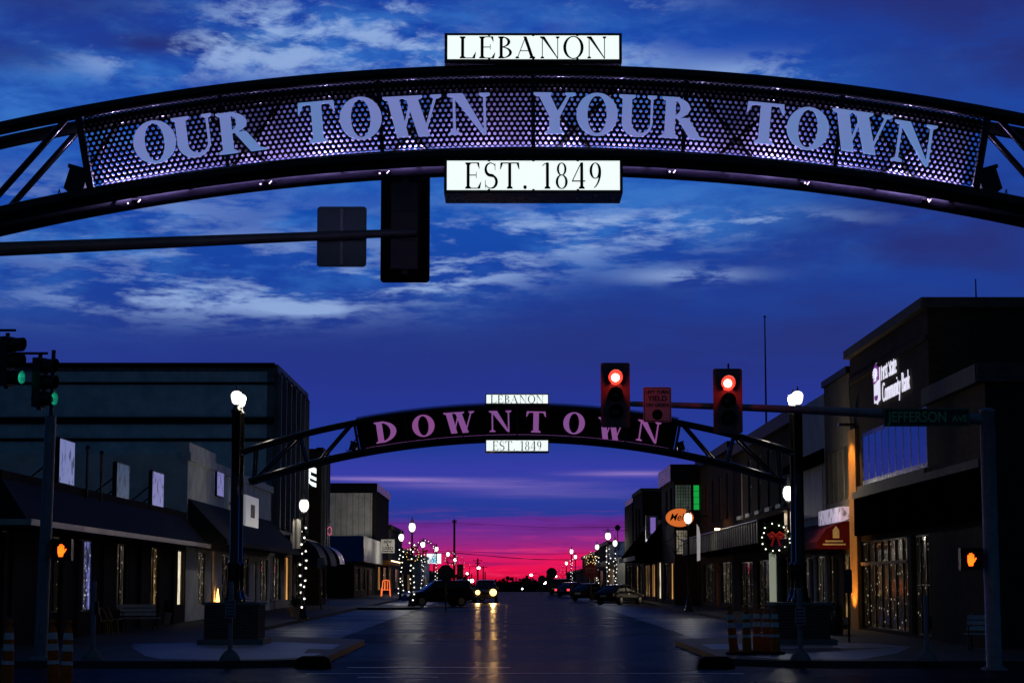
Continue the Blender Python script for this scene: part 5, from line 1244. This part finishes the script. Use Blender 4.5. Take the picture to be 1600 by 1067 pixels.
def star(px, py, Y, R, label, m, lit=True, n=10):
    p = P(px, py, Y); t = thing('star_ornament', label, 'ornament', (p.x, Y, p.z), 0, 'star ornaments on the lamps')
    pts = [(R * (1 if i % 2 == 0 else .42) * math.sin(2 * PI * i / n), R * (1 if i % 2 == 0 else .42) * math.cos(2 * PI * i / n)) for i in range(n)]
    b = MB()
    for i in range(n): a, c = pts[i], pts[(i + 1) % n]; b.tube((a[0], 0, a[1]), (c[0], 0, c[1]), .022, None, 5)
    b.tube((0, .05, R * .2), (0, .05, -R * 1.35), .03, None, 6)
    b.build('frame', M_black, t)
    if lit:
        for i in range(n):
            for f in ((0,) if Y > 250 else (0, .5)):
                a, c = pts[i], pts[(i + 1) % n]; MB().ball((a[0] + (c[0] - a[0]) * f, -.03, a[1] + (c[1] - a[1]) * f), .034 * max(1, R / .9), 6, 4).build('bulb', m, t)
    return t
gold = emi('gold_bulb', (1, .6, .18), 2.5); rose = emi('rose_bulb', (1, .35, .2), 1.6)
star(923, 873, 205, .68, 'golden lit star above the stop sign', gold)
star(879, 893, 330, .9, 'rosy lit star far down the right side', rose)
star(722, 882, 300, 1.1, 'rosy lit cross shaped star far down the left side', rose, True, 8)
star(1055, 848, 125, .75, 'unlit dark four pointed star under the oval sign', gold, False, 8)

# ------------------------------------------------------------------ vehicles
def glass_mat(): return mat('car_glass', (.01, .012, .016), .04, 0, .1, 2)
M_tyre = mat('tyre_rubber', (.012, .012, .012), .85, 0, .3, 8); M_rim = mat('wheel_alloy', (.35, .35, .36), .3, .8, .2, 8); M_chrome = mat('chrome', (.6, .6, .62), .12, 1, .05, 5)
def loft(mb, st_, n=16, p=3.2):
    """st_: (x, zlo, zhi, halfwidth lo, halfwidth hi) along the car"""
    vs = []
    for x, zl, zh, wl, wh in st_:
        for i in range(n):
            a = 2 * PI * i / n; ca, sa = math.cos(a), math.sin(a)
            u = math.copysign(abs(ca) ** (2 / p), ca); v = math.copysign(abs(sa) ** (2 / p), sa)
            z = (zl + zh) / 2 + v * (zh - zl) / 2; k = (v + 1) / 2; w = wl + (wh - wl) * k
            vs.append((x, u * w, z))
    m = len(st_)
    fs = [(j * n + i, j * n + (i + 1) % n, (j + 1) * n + (i + 1) % n, (j + 1) * n + i) for j in range(m - 1) for i in range(n)]
    mb.add(vs, fs, True); mb.add(vs, [tuple(range(n - 1, -1, -1)), tuple(range((m - 1) * n, m * n))]); return mb
def car(kind, label, cat, loc, rz, paint, head=None, tail=None, group=None):
    t = thing(kind, label, cat, loc, rz, group)
    suv = kind in ('parked_suv', 'oncoming_suv'); pick = kind == 'parked_pickup'
    L = 4.75; W = .93; belt = 1.05 if (suv or pick) else .92; H = 1.76 if (suv or pick) else 1.45; gc = .30 if (suv or pick) else .22
    b = MB(); loft(b, [(-L / 2, gc + .18, belt - .12, W * .86, W * .8), (-L / 2 + .12, gc + .08, belt - .02, W * .96, W * .9), (-L / 2 + .7, gc, belt, W, W * .95), (.2, gc, belt, W, W * .96), (L / 2 - 1.3, gc, belt, W, W * .94), (L / 2 - .55, gc + .03, belt - .06, W * .98, W * .88), (L / 2 - .12, gc + .1, belt - .2, W * .9, W * .78), (L / 2, gc + .2, belt - .34, W * .78, W * .7)], 18, 4.0)
    body = b.build('body', paint, t)
    if suv: gs = [(-L / 2 + .12, belt - .1, belt + .02, .84, .78), (-L / 2 + .5, belt - .1, H - .06, .86, .66), (-.3, belt - .1, H, .87, .68), (.35, belt - .1, H - .05, .87, .67), (1.15, belt - .1, belt + .03, .84, .76)]
    elif pick: gs = [(-.55, belt - .1, belt + .02, .84, .78), (-.4, belt - .1, H - .05, .86, .66), (.1, belt - .1, H, .87, .68), (.5, belt - .1, H - .06, .87, .67), (1.2, belt - .1, belt + .03, .84, .76)]
    else: gs = [(-L / 2 + .35, belt - .1, belt, .8, .74), (-L / 2 + 1.1, belt - .1, H - .05, .84, .62), (-.3, belt - .1, H, .85, .63), (.35, belt - .1, H - .06, .85, .62), (1.3, belt - .1, belt + .02, .82, .74)]
    b = MB(); loft(b, gs, 18, 4.0); b.build('windows', glass_mat(), t)
    rs = [s for s in gs[1:-1]]; b = MB(); loft(b, [(x + (-.03 if i == 0 else .03 if i == len(rs) - 1 else 0), zh - .055, zh + .018, wh + .045, wh + .005) for i, (x, zl, zh, wl, wh) in enumerate(rs)], 14, 3.5); b.build('roof', paint, t)
    for sg in (-1, 1):
        xs = (gs[1][0], 0.05, gs[3][0])
        for k, (xa, xb) in enumerate(((gs[0][0] + .1, gs[1][0] + .02), (-.42, -.36), (gs[4][0] - .1, gs[3][0] + .02))):
            zt_ = H - .09
            MB().tube((xa, sg * .83, belt - .02), (xb, sg * .685, zt_), .04, None, 6).build('pillar', paint, t)
        MB().box(.75, .92, sg * .9, sg * 1.05, belt, belt + .14).build('mirror', paint, t)
        MB().box(-.4, -.2, sg * W * .98, sg * (W + .02), belt - .16, belt - .13).build('door_handle', M_chrome, t)
        MB().box(L / 2 - .16, L / 2 - .02, sg * .45, sg * .72, belt - .36, belt - .22).build('headlight', head or mat('headlight_glass', (.5, .5, .52), .1, .3, .1, 4), t)
        MB().box(-L / 2 - .02, -L / 2 + .1, sg * .58, sg * .82, belt - .32, belt - .12).build('taillight', tail or mat('taillight_red', (.12, .005, .005), .2, 0, .1, 4), t)
        for x in (-1.4, 1.42):
            r = .36 if (suv or pick) else .32
            w = MB(); w.tube((x, sg * .70, r), (x, sg * .92, r), r, None, 20).build('wheel', M_tyre, t)
            rm = MB(); rm.tube((x, sg * .915, r), (x, sg * .935, r), r * .64, None, 16); wr = rm.build('rim', M_rim, w.__dict__.get('o') or None)
            wr.parent = t.children[-1] if False else [c for c in t.children if c.name.startswith('wheel')][-1]
    MB().box(L / 2 - .03, L / 2 + .02, -.4, .4, belt - .42, belt - .26).build('grille', M_black, t)
    b = MB(); loft(b, [(L / 2 - .25, gc + .05, gc + .26, .9, .86), (L / 2 + .04, gc + .07, gc + .24, .74, .7)], 12, 5); b.build('bumper', paint if not pick else M_chrome, t)
    MB().box(-L / 2 - .045, -L / 2 + .02, -.26, .26, .55, .70).build('number_plate', M_signwhite, t)
    return t
M_carblk = mat('black_car_paint', (.006, .006, .008), .3, .0, .15, 2, spec=.2); M_cargrey = mat('grey_car_paint', (.18, .18, .19), .3, .3, .1, 2); M_carblue = mat('dark_blue_car_paint', (.012, .02, .05), .15, .2, .1, 2)
def cz(Y): return g(Y) + .004
Y = 141; x = P(684, 930, Y).x; car('parked_suv', 'black SUV parked at the left kerb, nose to the shops', 'car', (x, Y, cz(Y)), math.radians(200), M_carblk, emi('faint_headlight', (.5, .5, .5), .25))
Y = 171; x = P(722, 925, Y).x; car('parked_pickup', 'grey pickup parked behind the black SUV', 'pickup', (x, Y, cz(Y)), math.radians(205), M_cargrey)
Y = 163; x = P(759, 930, Y).x
ov = car('oncoming_suv', 'oncoming SUV on the road with both headlights shining', 'car', (x, Y, g(Y) + .002), math.radians(-90), mat('dark_silver_paint', (.09, .09, .10), .3, .4, .1, 2), emi('glaring_headlight', (1, .55, .13), 5))
for sg in (-1, 1):
    ld = bpy.data.lights.new('headlight_beam', 'SPOT'); ld.energy = 6500 if sg > 0 else 1800; ld.color = (1, .5, .14); ld.spot_size = math.radians(15); ld.spot_blend = .35; ld.shadow_soft_size = .09
    lo = bpy.data.objects.new('headlight_beam', ld); C.objects.link(lo); lo.parent = ov; lo.location = (2.78, sg * .6, .80); lo.rotation_euler = (0, math.radians(-90 + 6.6), 0)
    MB().ball((2.40, sg * .60, .78), .27 if sg > 0 else .18, 14, 10).build('headlight_glare', emi('glaring_headlight', (1, .55, .13), 5), ov)  # oversized emissive ball, shaped to give the lamp its glare
red = emi('lit_taillight', (1, .05, .08), 1.8)
for px, Y, kind, lab, m, tl in ((968, 150, 'parked_car', 'black car nearest on the right kerb, before the awning shop', M_carblk, None), (925, 172, 'parked_car', 'black car behind the stop sign on the right', M_carblk, None),
                               (897, 205, 'parked_car', 'dark blue car with sky lit windscreen on the far right kerb', M_carblue, red), (882, 235, 'parked_suv', 'dark SUV farthest along the right kerb', M_carblk, None)):
    x = P(px, 925, Y).x; car(kind, lab, 'car', (x, Y, cz(Y)), math.radians(58), m, None, tl, 'cars parked along the right kerb')

# ------------------------------------------------------------------ channelizer cones
M_or = mat('orange_plastic', (.75, .15, .02), .5, 0, .2, 6); M_refl = mat('reflective_sleeve', (.8, .78, .77), .55, 0, .2, 8)
def cone(label, loc, tilt=(0, 0)):
    t = thing('channelizer_cone', label, 'traffic cone', loc, 0, 'orange and white channelizer cones'); t.rotation_euler = (tilt[0], tilt[1], random.uniform(0, 3))
    MB().lathe([(.115, .06), (.105, .5), (.075, .98), (.06, 1.06), (.035, 1.08), (.03, 1.14), (.055, 1.16), (.055, 1.2), (.02, 1.21)], (0, 0, 0), 16).build('body', M_or, t)
    for z0, r in ((.42, .1085), (.66, .099), (.86, .087)): MB().lathe([(r + .003, z0), (r - .008, z0 + .12)], (0, 0, 0), 16).build('sleeve', M_refl, t)
    b = MB(); b.prism([(.22 * math.cos(PI / 4 * k + PI / 8), .22 * math.sin(PI / 4 * k + PI / 8)) for k in range(8)], lambda a, c, z: (a, c, z), 0, .065); b.build('base', M_rubber, t)
    return t
random.seed(3)
for i, (px, Y, lab, tl) in enumerate(((1147, 50.6, 'leftmost leaning orange cone of the cluster by the right plinth', (0, -.13)), (1167, 50.2, 'second cone from the left in the right cluster, wide white bands', (0, .03)), (1183, 51.3, 'middle cone of the right cluster, standing straight', (0, 0)),
        (1197, 50.9, 'second cone from the right in the right cluster', (0, -.02)), (1212, 50.4, 'rightmost cone of the right cluster, next to the brick plinth', (0, .05)))):
    cone(lab, (P(px, 1000, Y).x, Y, .155), tl)
for px, Y, lab in ((86, 37.2, 'dim orange cone in the left foreground, left one of a pair'), (104, 36.7, 'dim orange cone in the left foreground, right one of a pair'), (12, 37.0, 'orange cone cut by the left edge of the view')):
    cone(lab, (P(px, 1000, Y).x, Y, 0.003), (0, random.uniform(-.05, .05)))
for px, py, Y, lab in ((1118, 1042, 46, 'dark low rubber block at the right kerb corner'), (490, 1038, 46.2, 'dark low rubber block at the left kerb corner')):
    t = thing('curb_block', lab, 'block', (P(px, py, Y).x, Y, .003)); b = MB(); b.prism([(-.42, 0), (.42, 0), (.36, .2), (.25, .26), (-.25, .26), (-.36, .2)], lambda a, z, y: (a, y, z), -.2, .2); b.build('body', M_rubber, t)

# ------------------------------------------------------------------ benches, chairs, bins on the pavements
M_wood = mat('weathered_slats', (.32, .30, .28), .6, 0, .3, 5)
def bench(label, loc, rz, m=M_wood, w=1.5):
    t = thing('bench', label, 'bench', loc, rz, 'benches before the shops')
    for k in range(3): MB().box(-w / 2, w / 2, -.25 + k * .16, -.12 + k * .16, .42, .45).build('seat_slat', m, t)
    for k in range(3): MB().box(-w / 2, w / 2, .24 + k * .03, .265 + k * .03, .52 + k * .14, .63 + k * .14).build('back_slat', m, t)
    for sg in (-1, 1):
        x = sg * (w / 2 - .12)
        b = MB(); b.path([(x, -.26, 0), (x, -.22, .40), (x, .2, .40), (x, .26, .5), (x, .36, .98)], .022, 6); b.path([(x, .28, 0), (x, .2, .40)], .022, 6); b.path([(x, -.24, .40), (x, -.24, .62), (x, .28, .66)], .02, 6); b.build('end_frame', M_black, t)
    return t
bench('slatted bench before the bank wall, lit pale, right corner', (P(1521, 990, 54.0).x, 53.0, .16), math.radians(-22), M_whitep, .85); bench('dark slatted bench under the mansard eave at left', (P(212, 955, 72).x, 72.5, .27), math.radians(30), mat('dim_slats', (.5, .5, .55), .5, 0, .2, 5))  # light on the first bench is put into its white slats
bench('far bench beyond the bulb wound lamp at left', (P(506, 925, 150).x, 150, g(150) + .15), math.radians(90)); bench('white bench by the left brick plinth', (P(397, 945, 100).x, 100, g(100) + .15), math.radians(90), M_whitep)
def chair(label, loc, rz, m, group=None):
    t = thing('patio_chair', label, 'chair', loc, rz, group)
    b = MB(); b.lathe([(.22, .44), (.23, .46), (.22, .475)], (0, 0, 0), 16); b.build('seat', m, t)
    b = MB(); b.path([(.22 * math.cos(a), .22 * math.sin(a), .46 + .42 * math.sin((a - .2) / 2.74 * PI)) for a in [.2 + 2.74 * i / 12 for i in range(13)]], .018, 6); b.build('back', m, t)
    for a in (45, 135, 225, 315): MB().tube((.17 * math.cos(math.radians(a)), .17 * math.sin(math.radians(a)), .44), (.22 * math.cos(math.radians(a)), .22 * math.sin(math.radians(a)), 0), .014, None, 6).build('leg', m, t)
my = mat('mustard_metal', (.35, .2, .02), .4, .2, .2, 5)
chair('mustard patio chair before the blue lit window, nearer one', (P(166, 972, 67).x, 67, .24), 1.2, my, 'patio chairs before the restaurant'); chair('mustard patio chair before the blue lit window, farther one', (P(178, 968, 69.5).x, 69.5, .25), 1.7, my, 'patio chairs before the restaurant')
chair('dark wire chair before the amber lit shop at left', (P(425, 950, 118).x, 118, g(118) + .15), 1.5, M_black); 
t = thing('glowing_chair', 'tall rocking chair outlined in orange rope light on the left porch', 'light ornament', (P(603, 930, 196).x, 196, g(196) + .15)); t.scale = (.72, .72, .64); mo = emi('orange_rope_light', (1, .17, .04), 1.2)
for sg in (-1, 1):
    MB().path([(sg * .55, 0, .1), (sg * .5, 0, 1.1), (sg * .42, .2, 2.3)], .06, 6).build('upright', mo, t); MB().path([(sg * .62, -.5, 0), (sg * .58, -.5, 1.15), (sg * .52, .1, 1.2)], .05, 6).build('arm', mo, t); MB().path([(sg * .18, .15, 1.0), (sg * .16, .2, 2.2)], .05, 6).build('spindle', mo, t)
MB().path([(-.42, .2, 2.3), (0, .2, 2.4), (.42, .2, 2.3)], .07, 6).build('top_rail', mo, t); MB().path([(-.55, -.45, .95), (.55, -.45, .95)], .05, 6).build('seat_edge', mo, t)
t = thing('eave_lights', 'row of warm bulbs along the left porch beam', 'string lights', (LX + 1.45, 214, g(214) + .15 + 3.55))
MB().path([(0, 0, 0), (0, 20, 0)], .015, 5).build('wire', M_wire, t)
for k in range(12): MB().ball((.03, .4 + k * 1.7, -.06), .07, 6, 4).build('bulb', emi('warm_bulb', (1, .6, .3), 5), t)
t = thing('litter_bin', 'dark round litter bin by the right arch plinth', 'bin', (P(1305, 985, 68).x, 68, .24)); MB().lathe([(.24, 0), (.27, .1), (.27, .8), (.22, .86)], (0, 0, 0), 16).build('drum', M_black, t); MB().lathe([(.28, .86), (.25, .95), (.1, 1.05)], (0, 0, 0), 16).build('lid', M_black, t)
t = thing('sign_post', 'dark blue sign board on a short post before the maroon awning', 'sign post', (P(1327, 1000, 60).x, 60, .2)); MB().tube((0, 0, 0), (0, 0, 2.1), .03, None, 8).build('post', M_black, t); plate(.22, .68, .03, -.035, -.03, 1.75).build('plate', mat('blue_plate', (.02, .05, .12), .5), t)
t = thing('sign_post', 'slim no parking post by the dark theatre, left', 'sign post', (P(501, 950, 120).x, 120, g(120) + .15)); MB().tube((0, 0, 0), (0, 0, 3.0), .03, None, 8).build('post', M_black, t); plate(.42, .62, .03, -.035, -.03, 2.65).build('plate', mat('dull_white_plate', (.3, .3, .33), .5), t)

# planters with dark shrubs along the left shops
def planter(label, loc, R):
    t = thing('planter', label, 'planter', loc, 0, 'planters with dark shrubs'); MB().lathe([(.25, 0), (.34, .4), (.36, .45), (.30, .45)], (0, 0, 0), 14).build('pot', M_conc, t)
    b = MB()
    for i in range(260):
        d = Vector((random.gauss(0, 1), random.gauss(0, 1), random.gauss(0, 1))).normalized() * R * random.uniform(.3, 1) ; c = Vector((0, 0, .45 + R * .7)) + Vector((d.x, d.y, d.z * .9)); e = Vector((random.gauss(0, 1), random.gauss(0, 1), random.gauss(0, 1))).normalized() * .07; f = e.cross(d).normalized() * .03
        b.add([c - e, c + f, c + e, c - f], [(0, 1, 2, 3)])
    b.build('shrub', mat('dark_shrub', (.015, .03, .012), .8, 0, .5, 8), t)
planter('dark shrub planter right of the slatted left bench', (P(255, 950, 82).x, 82, .31), .4); planter('dark shrub planter at the foot of the theatre lamp', (P(463, 950, 96).x, 96, .38), .35); planter('dark shrub planter before the white shop, right', (P(1310, 975, 80).x + .3, 80, .3), .4)

# ------------------------------------------------------------------ far signs, poles, wires
def octagon(px, py, r, Y, label, m, txt=False, name='stop_sign'):
    p = P(px, py, Y); zb = g(Y) + .05; t = thing(name, label, 'road sign', (p.x, Y, zb), 0, 'stop signs along the street'); zc = p.z - zb
    MB().prism([(r * math.cos(PI / 4 * k + PI / 8), zc + r * math.sin(PI / 4 * k + PI / 8)) for k in range(8)], lambda a, c, y: (a, y, c), -.05, -.04).build('plate', m, t)
    MB().tube((0, 0, 0), (0, 0, zc + r), .04, None, 8).build('post', M_black, t)
    if txt: text_mesh('lettering', 'STOP', mat('stop_letters', (.45, .2, .2), .5), t, Matrix.Translation((0, -.052, zc)) @ FRONT, .62 * r / .6, 1.25 * r, .002, 0, .01)
    return t
octagon(923, 891.5, .60, 160, 'dark red stop sign on the right, under the golden star', mat('stop_red', (.22, .015, .02), .45, 0, .15, 3), True)
octagon(862, 895, .62, 225, 'back of a stop sign standing against the red sky at right', M_black)
octagon(847, 905, .55, 260, 'small far stop sign back at the road crest', M_black)
octagon(696.5, 895, .50, 120, 'black back of a stop sign over the parked black SUV', M_black)
for px, py, Y, w, h, lab in ((859, 904, 224.5, .8, .7, 'small square sign back under the far right stop sign'), (719, 890, 290, .9, 1.6, 'dark box sign back below the far left star')):
    p = P(px, py, Y); t = thing('back_of_sign', lab, 'road sign', (p.x, Y, p.z)); MB().prism([(-w / 2, -h / 2), (w / 2, -h / 2), (w / 2, h / 2), (-w / 2, h / 2)], lambda a, c, y: (a, y, c), 0, .03).build('plate', M_black, t); MB().tube((0, .06, -p.z + g(Y)), (0, .06, h / 2), .04, None, 6).build('post', M_black, t)
M_pole = mat('pole_timber', (.02, .014, .012), .9, 0, .3, 3)
def upole(px, top, Y, label, arms, w):
    p = P(px, top, Y); zb = g(Y) - .3; t = thing('utility_pole', label, 'utility pole', (p.x, Y, zb), 0, 'utility poles far down the street'); H = p.z - zb
    MB().tube((0, 0, 0), (0, 0, H), w * 1.2, w, 10).build('pole', M_pole, t)
    for dz, half in arms: MB().box(-half, half, -.08, .08, H - dz - .12, H - dz + .06).build('crossarm', M_pole, t)
    if arms:
        for sg in (-1, 1): MB().lathe([(.05, H - arms[0][0] + .06), (.06, H - arms[0][0] + .25), (.02, H - arms[0][0] + .3)], (sg * arms[0][1] * .85, 0, 0), 6).build('insulator', M_black, t)
    return t
upole(710, 811, 330, 'tall bare utility pole right of the left street lamps', ((.4, .35),), .17)
upole(746.5, 872, 560, 'utility pole with two crossarms against the red sky', ((.6, 1.25), (1.3, .7)), .22)
for px, top, Y, lab in ((755, 884, 640, 'small far pole with a slanted arm, right of the crossarm pole'), (737, 896, 640, 'stub pole left of the crossarm pole'), (758, 893, 660, 'stub pole right of the crossarm pole')): upole(px, top, Y, lab, ((.3, 1.2),) if px == 755 else (), .18)
def wire(pts, label, r=.03):
    q = [P(*p) for p in pts]; out = []
    for i in range(len(q) - 1):
        for k in range(12): out.append(q[i].lerp(q[i + 1], k / 12))
    out.append(q[-1]); t = thing('overhead_wire', label, 'wire', out[0], 0, 'overhead wires across the street'); MB().path([p - out[0] for p in out], r, 5).build('cable', M_black, t)
wire([(600, 818, 330), (710, 817, 330), (860, 824, 330), (990, 823, 330)], 'highest thin wire crossing the purple sky', .022)
wire([(640, 860, 330), (711, 861, 330), (850, 866, 330), (950, 862, 330)], 'upper of the wires crossing the red sky', .03)
wire([(640, 864, 331), (711, 864, 331), (840, 874, 331), (960, 874, 331)], 'lowest sagging wire crossing the red sky', .04)
wire([(711, 863, 329), (800, 872, 329), (900, 875, 329)], 'middle sagging wire crossing the red sky', .03)
def mast_lamp(px, py, Y, label, r, side=1, col=None):
    p = P(px, py, Y); zb = g(Y); t = thing('road_light', label, 'street light', (p.x + side * 2.2, Y, zb), 0, 'lights beyond the crest'); H = p.z - zb
    MB().path([(0, 0, 0), (0, 0, H + .3), (-side * .9, 0, H + .5), (-side * 2.2, 0, H + .1)], .07, 6).build('mast', M_black, t); MB().ball((-side * 2.2, 0, H), r, 10, 6, .7).build('lamp_head', emi('far_white_light', (1, .95, .85), 8), t)
mast_lamp(830, 898, 560, 'bright lamp on a bent mast over the far woods', .42); mast_lamp(748, 887, 500, 'bright lamp below the crossarm pole', .42, -1)
def low_light(px, py, Y, label, r): 
    p = P(px, py, Y); t = thing('low_light', label, 'light', (p.x, Y, p.z), 0, 'small lights at road level'); MB().ball((0, 0, 0), r, 10, 6).build('bulb', emi('far_white_light', (1, .95, .85), 8), t); MB().tube((0, .1, -.9), (0, .1, 0), .05, None, 6).build('stem', M_black, t)
low_light(851, 909.5, 300, 'round white light at road level, right of the crest', .26); low_light(816, 919.5, 285, 'tiny white light on the crest of the road', .12); low_light(737.5, 907, 300, 'white light right of the parked pickup', .26); low_light(732, 907, 300, 'dimmer light left of the pickup light', .18)
p = P(1197, 640, 104); t = thing('flagpole', 'tall thin bare flagpole on the dark brick roof, right', 'flagpole', (p.x, 104, 9.3)); h = P(1197, 495, 104).z - 9.3; MB().tube((0, 0, 0), (0, 0, h), .055, .03, 8).build('pole', M_black, t); MB().ball((0, 0, h), .07, 8, 5).build('finial', M_black, t)
p = P(965, 824, 190); t = thing('round_bracket_sign', 'dark round sign on a bracket rail above the far right lamps', 'sign', (p.x, 190, p.z)); MB().tube((0, -.03, 0), (0, .03, 0), .26, None, 18).build('disc', M_black, t); MB().tube((-1.4, 0, -.28), (1.8, 0, -.28), .03, None, 6).build('rail', M_black, t); MB().tube((0, 0, -2), (0, 0, 0), .05, None, 6).build('post', M_black, t)

# ------------------------------------------------------------------ far woods: one uneven mass of leaf clumps beyond the crest
random.seed(21)
b = MB()
for i in range(9000):
    x = random.uniform(-110, 110); Y = 640 + random.uniform(0, 60)
    top = 3.6 + 1.0 * math.sin(x * .09 + 1) + .6 * math.sin(x * .31 + 1) + .5 * math.sin(x * .83 + 2) + (2.2 if x < -12 else 0)
    z = -3.5 + (top + 3.0 + random.gauss(0, .25)) * random.random() ** .6
    s = random.uniform(.3, .9); n = [Vector((random.gauss(0, 1), random.gauss(0, 1), random.gauss(0, 1))).normalized() for _ in range(2)]
    c = Vector((x, Y, z)); u = n[0] * s; v = n[0].cross(n[1]).normalized() * s * .7
    b.add([c - u, c + v, c + u, c - v], [(0, 1, 2, 3)])
tag(b.build('far_woods', mat('far_foliage', (.02, .022, .018), .95, 0, .4, .2, spec=.05)), kind='stuff')

# low ridge that carries the woods
b = MB(); vs = []; fs = []
for i in range(121):
    x = -300 + 5 * i; zt_ = 3.0 + .7 * math.sin(x * .045) + .5 * math.sin(x * .13 + 1)
    vs += [(x, 690, -3.6), (x, 720, zt_), (x, 800, zt_ - 1)]
    if i: fs += [(3 * i - 3, 3 * i, 3 * i + 1, 3 * i - 2), (3 * i - 2, 3 * i + 1, 3 * i + 2, 3 * i - 1)]
b.add(vs, fs); tag(b.build('hills', mat('far_hill', (.012, .013, .011), .95, 0, .3, .05)), kind='structure')
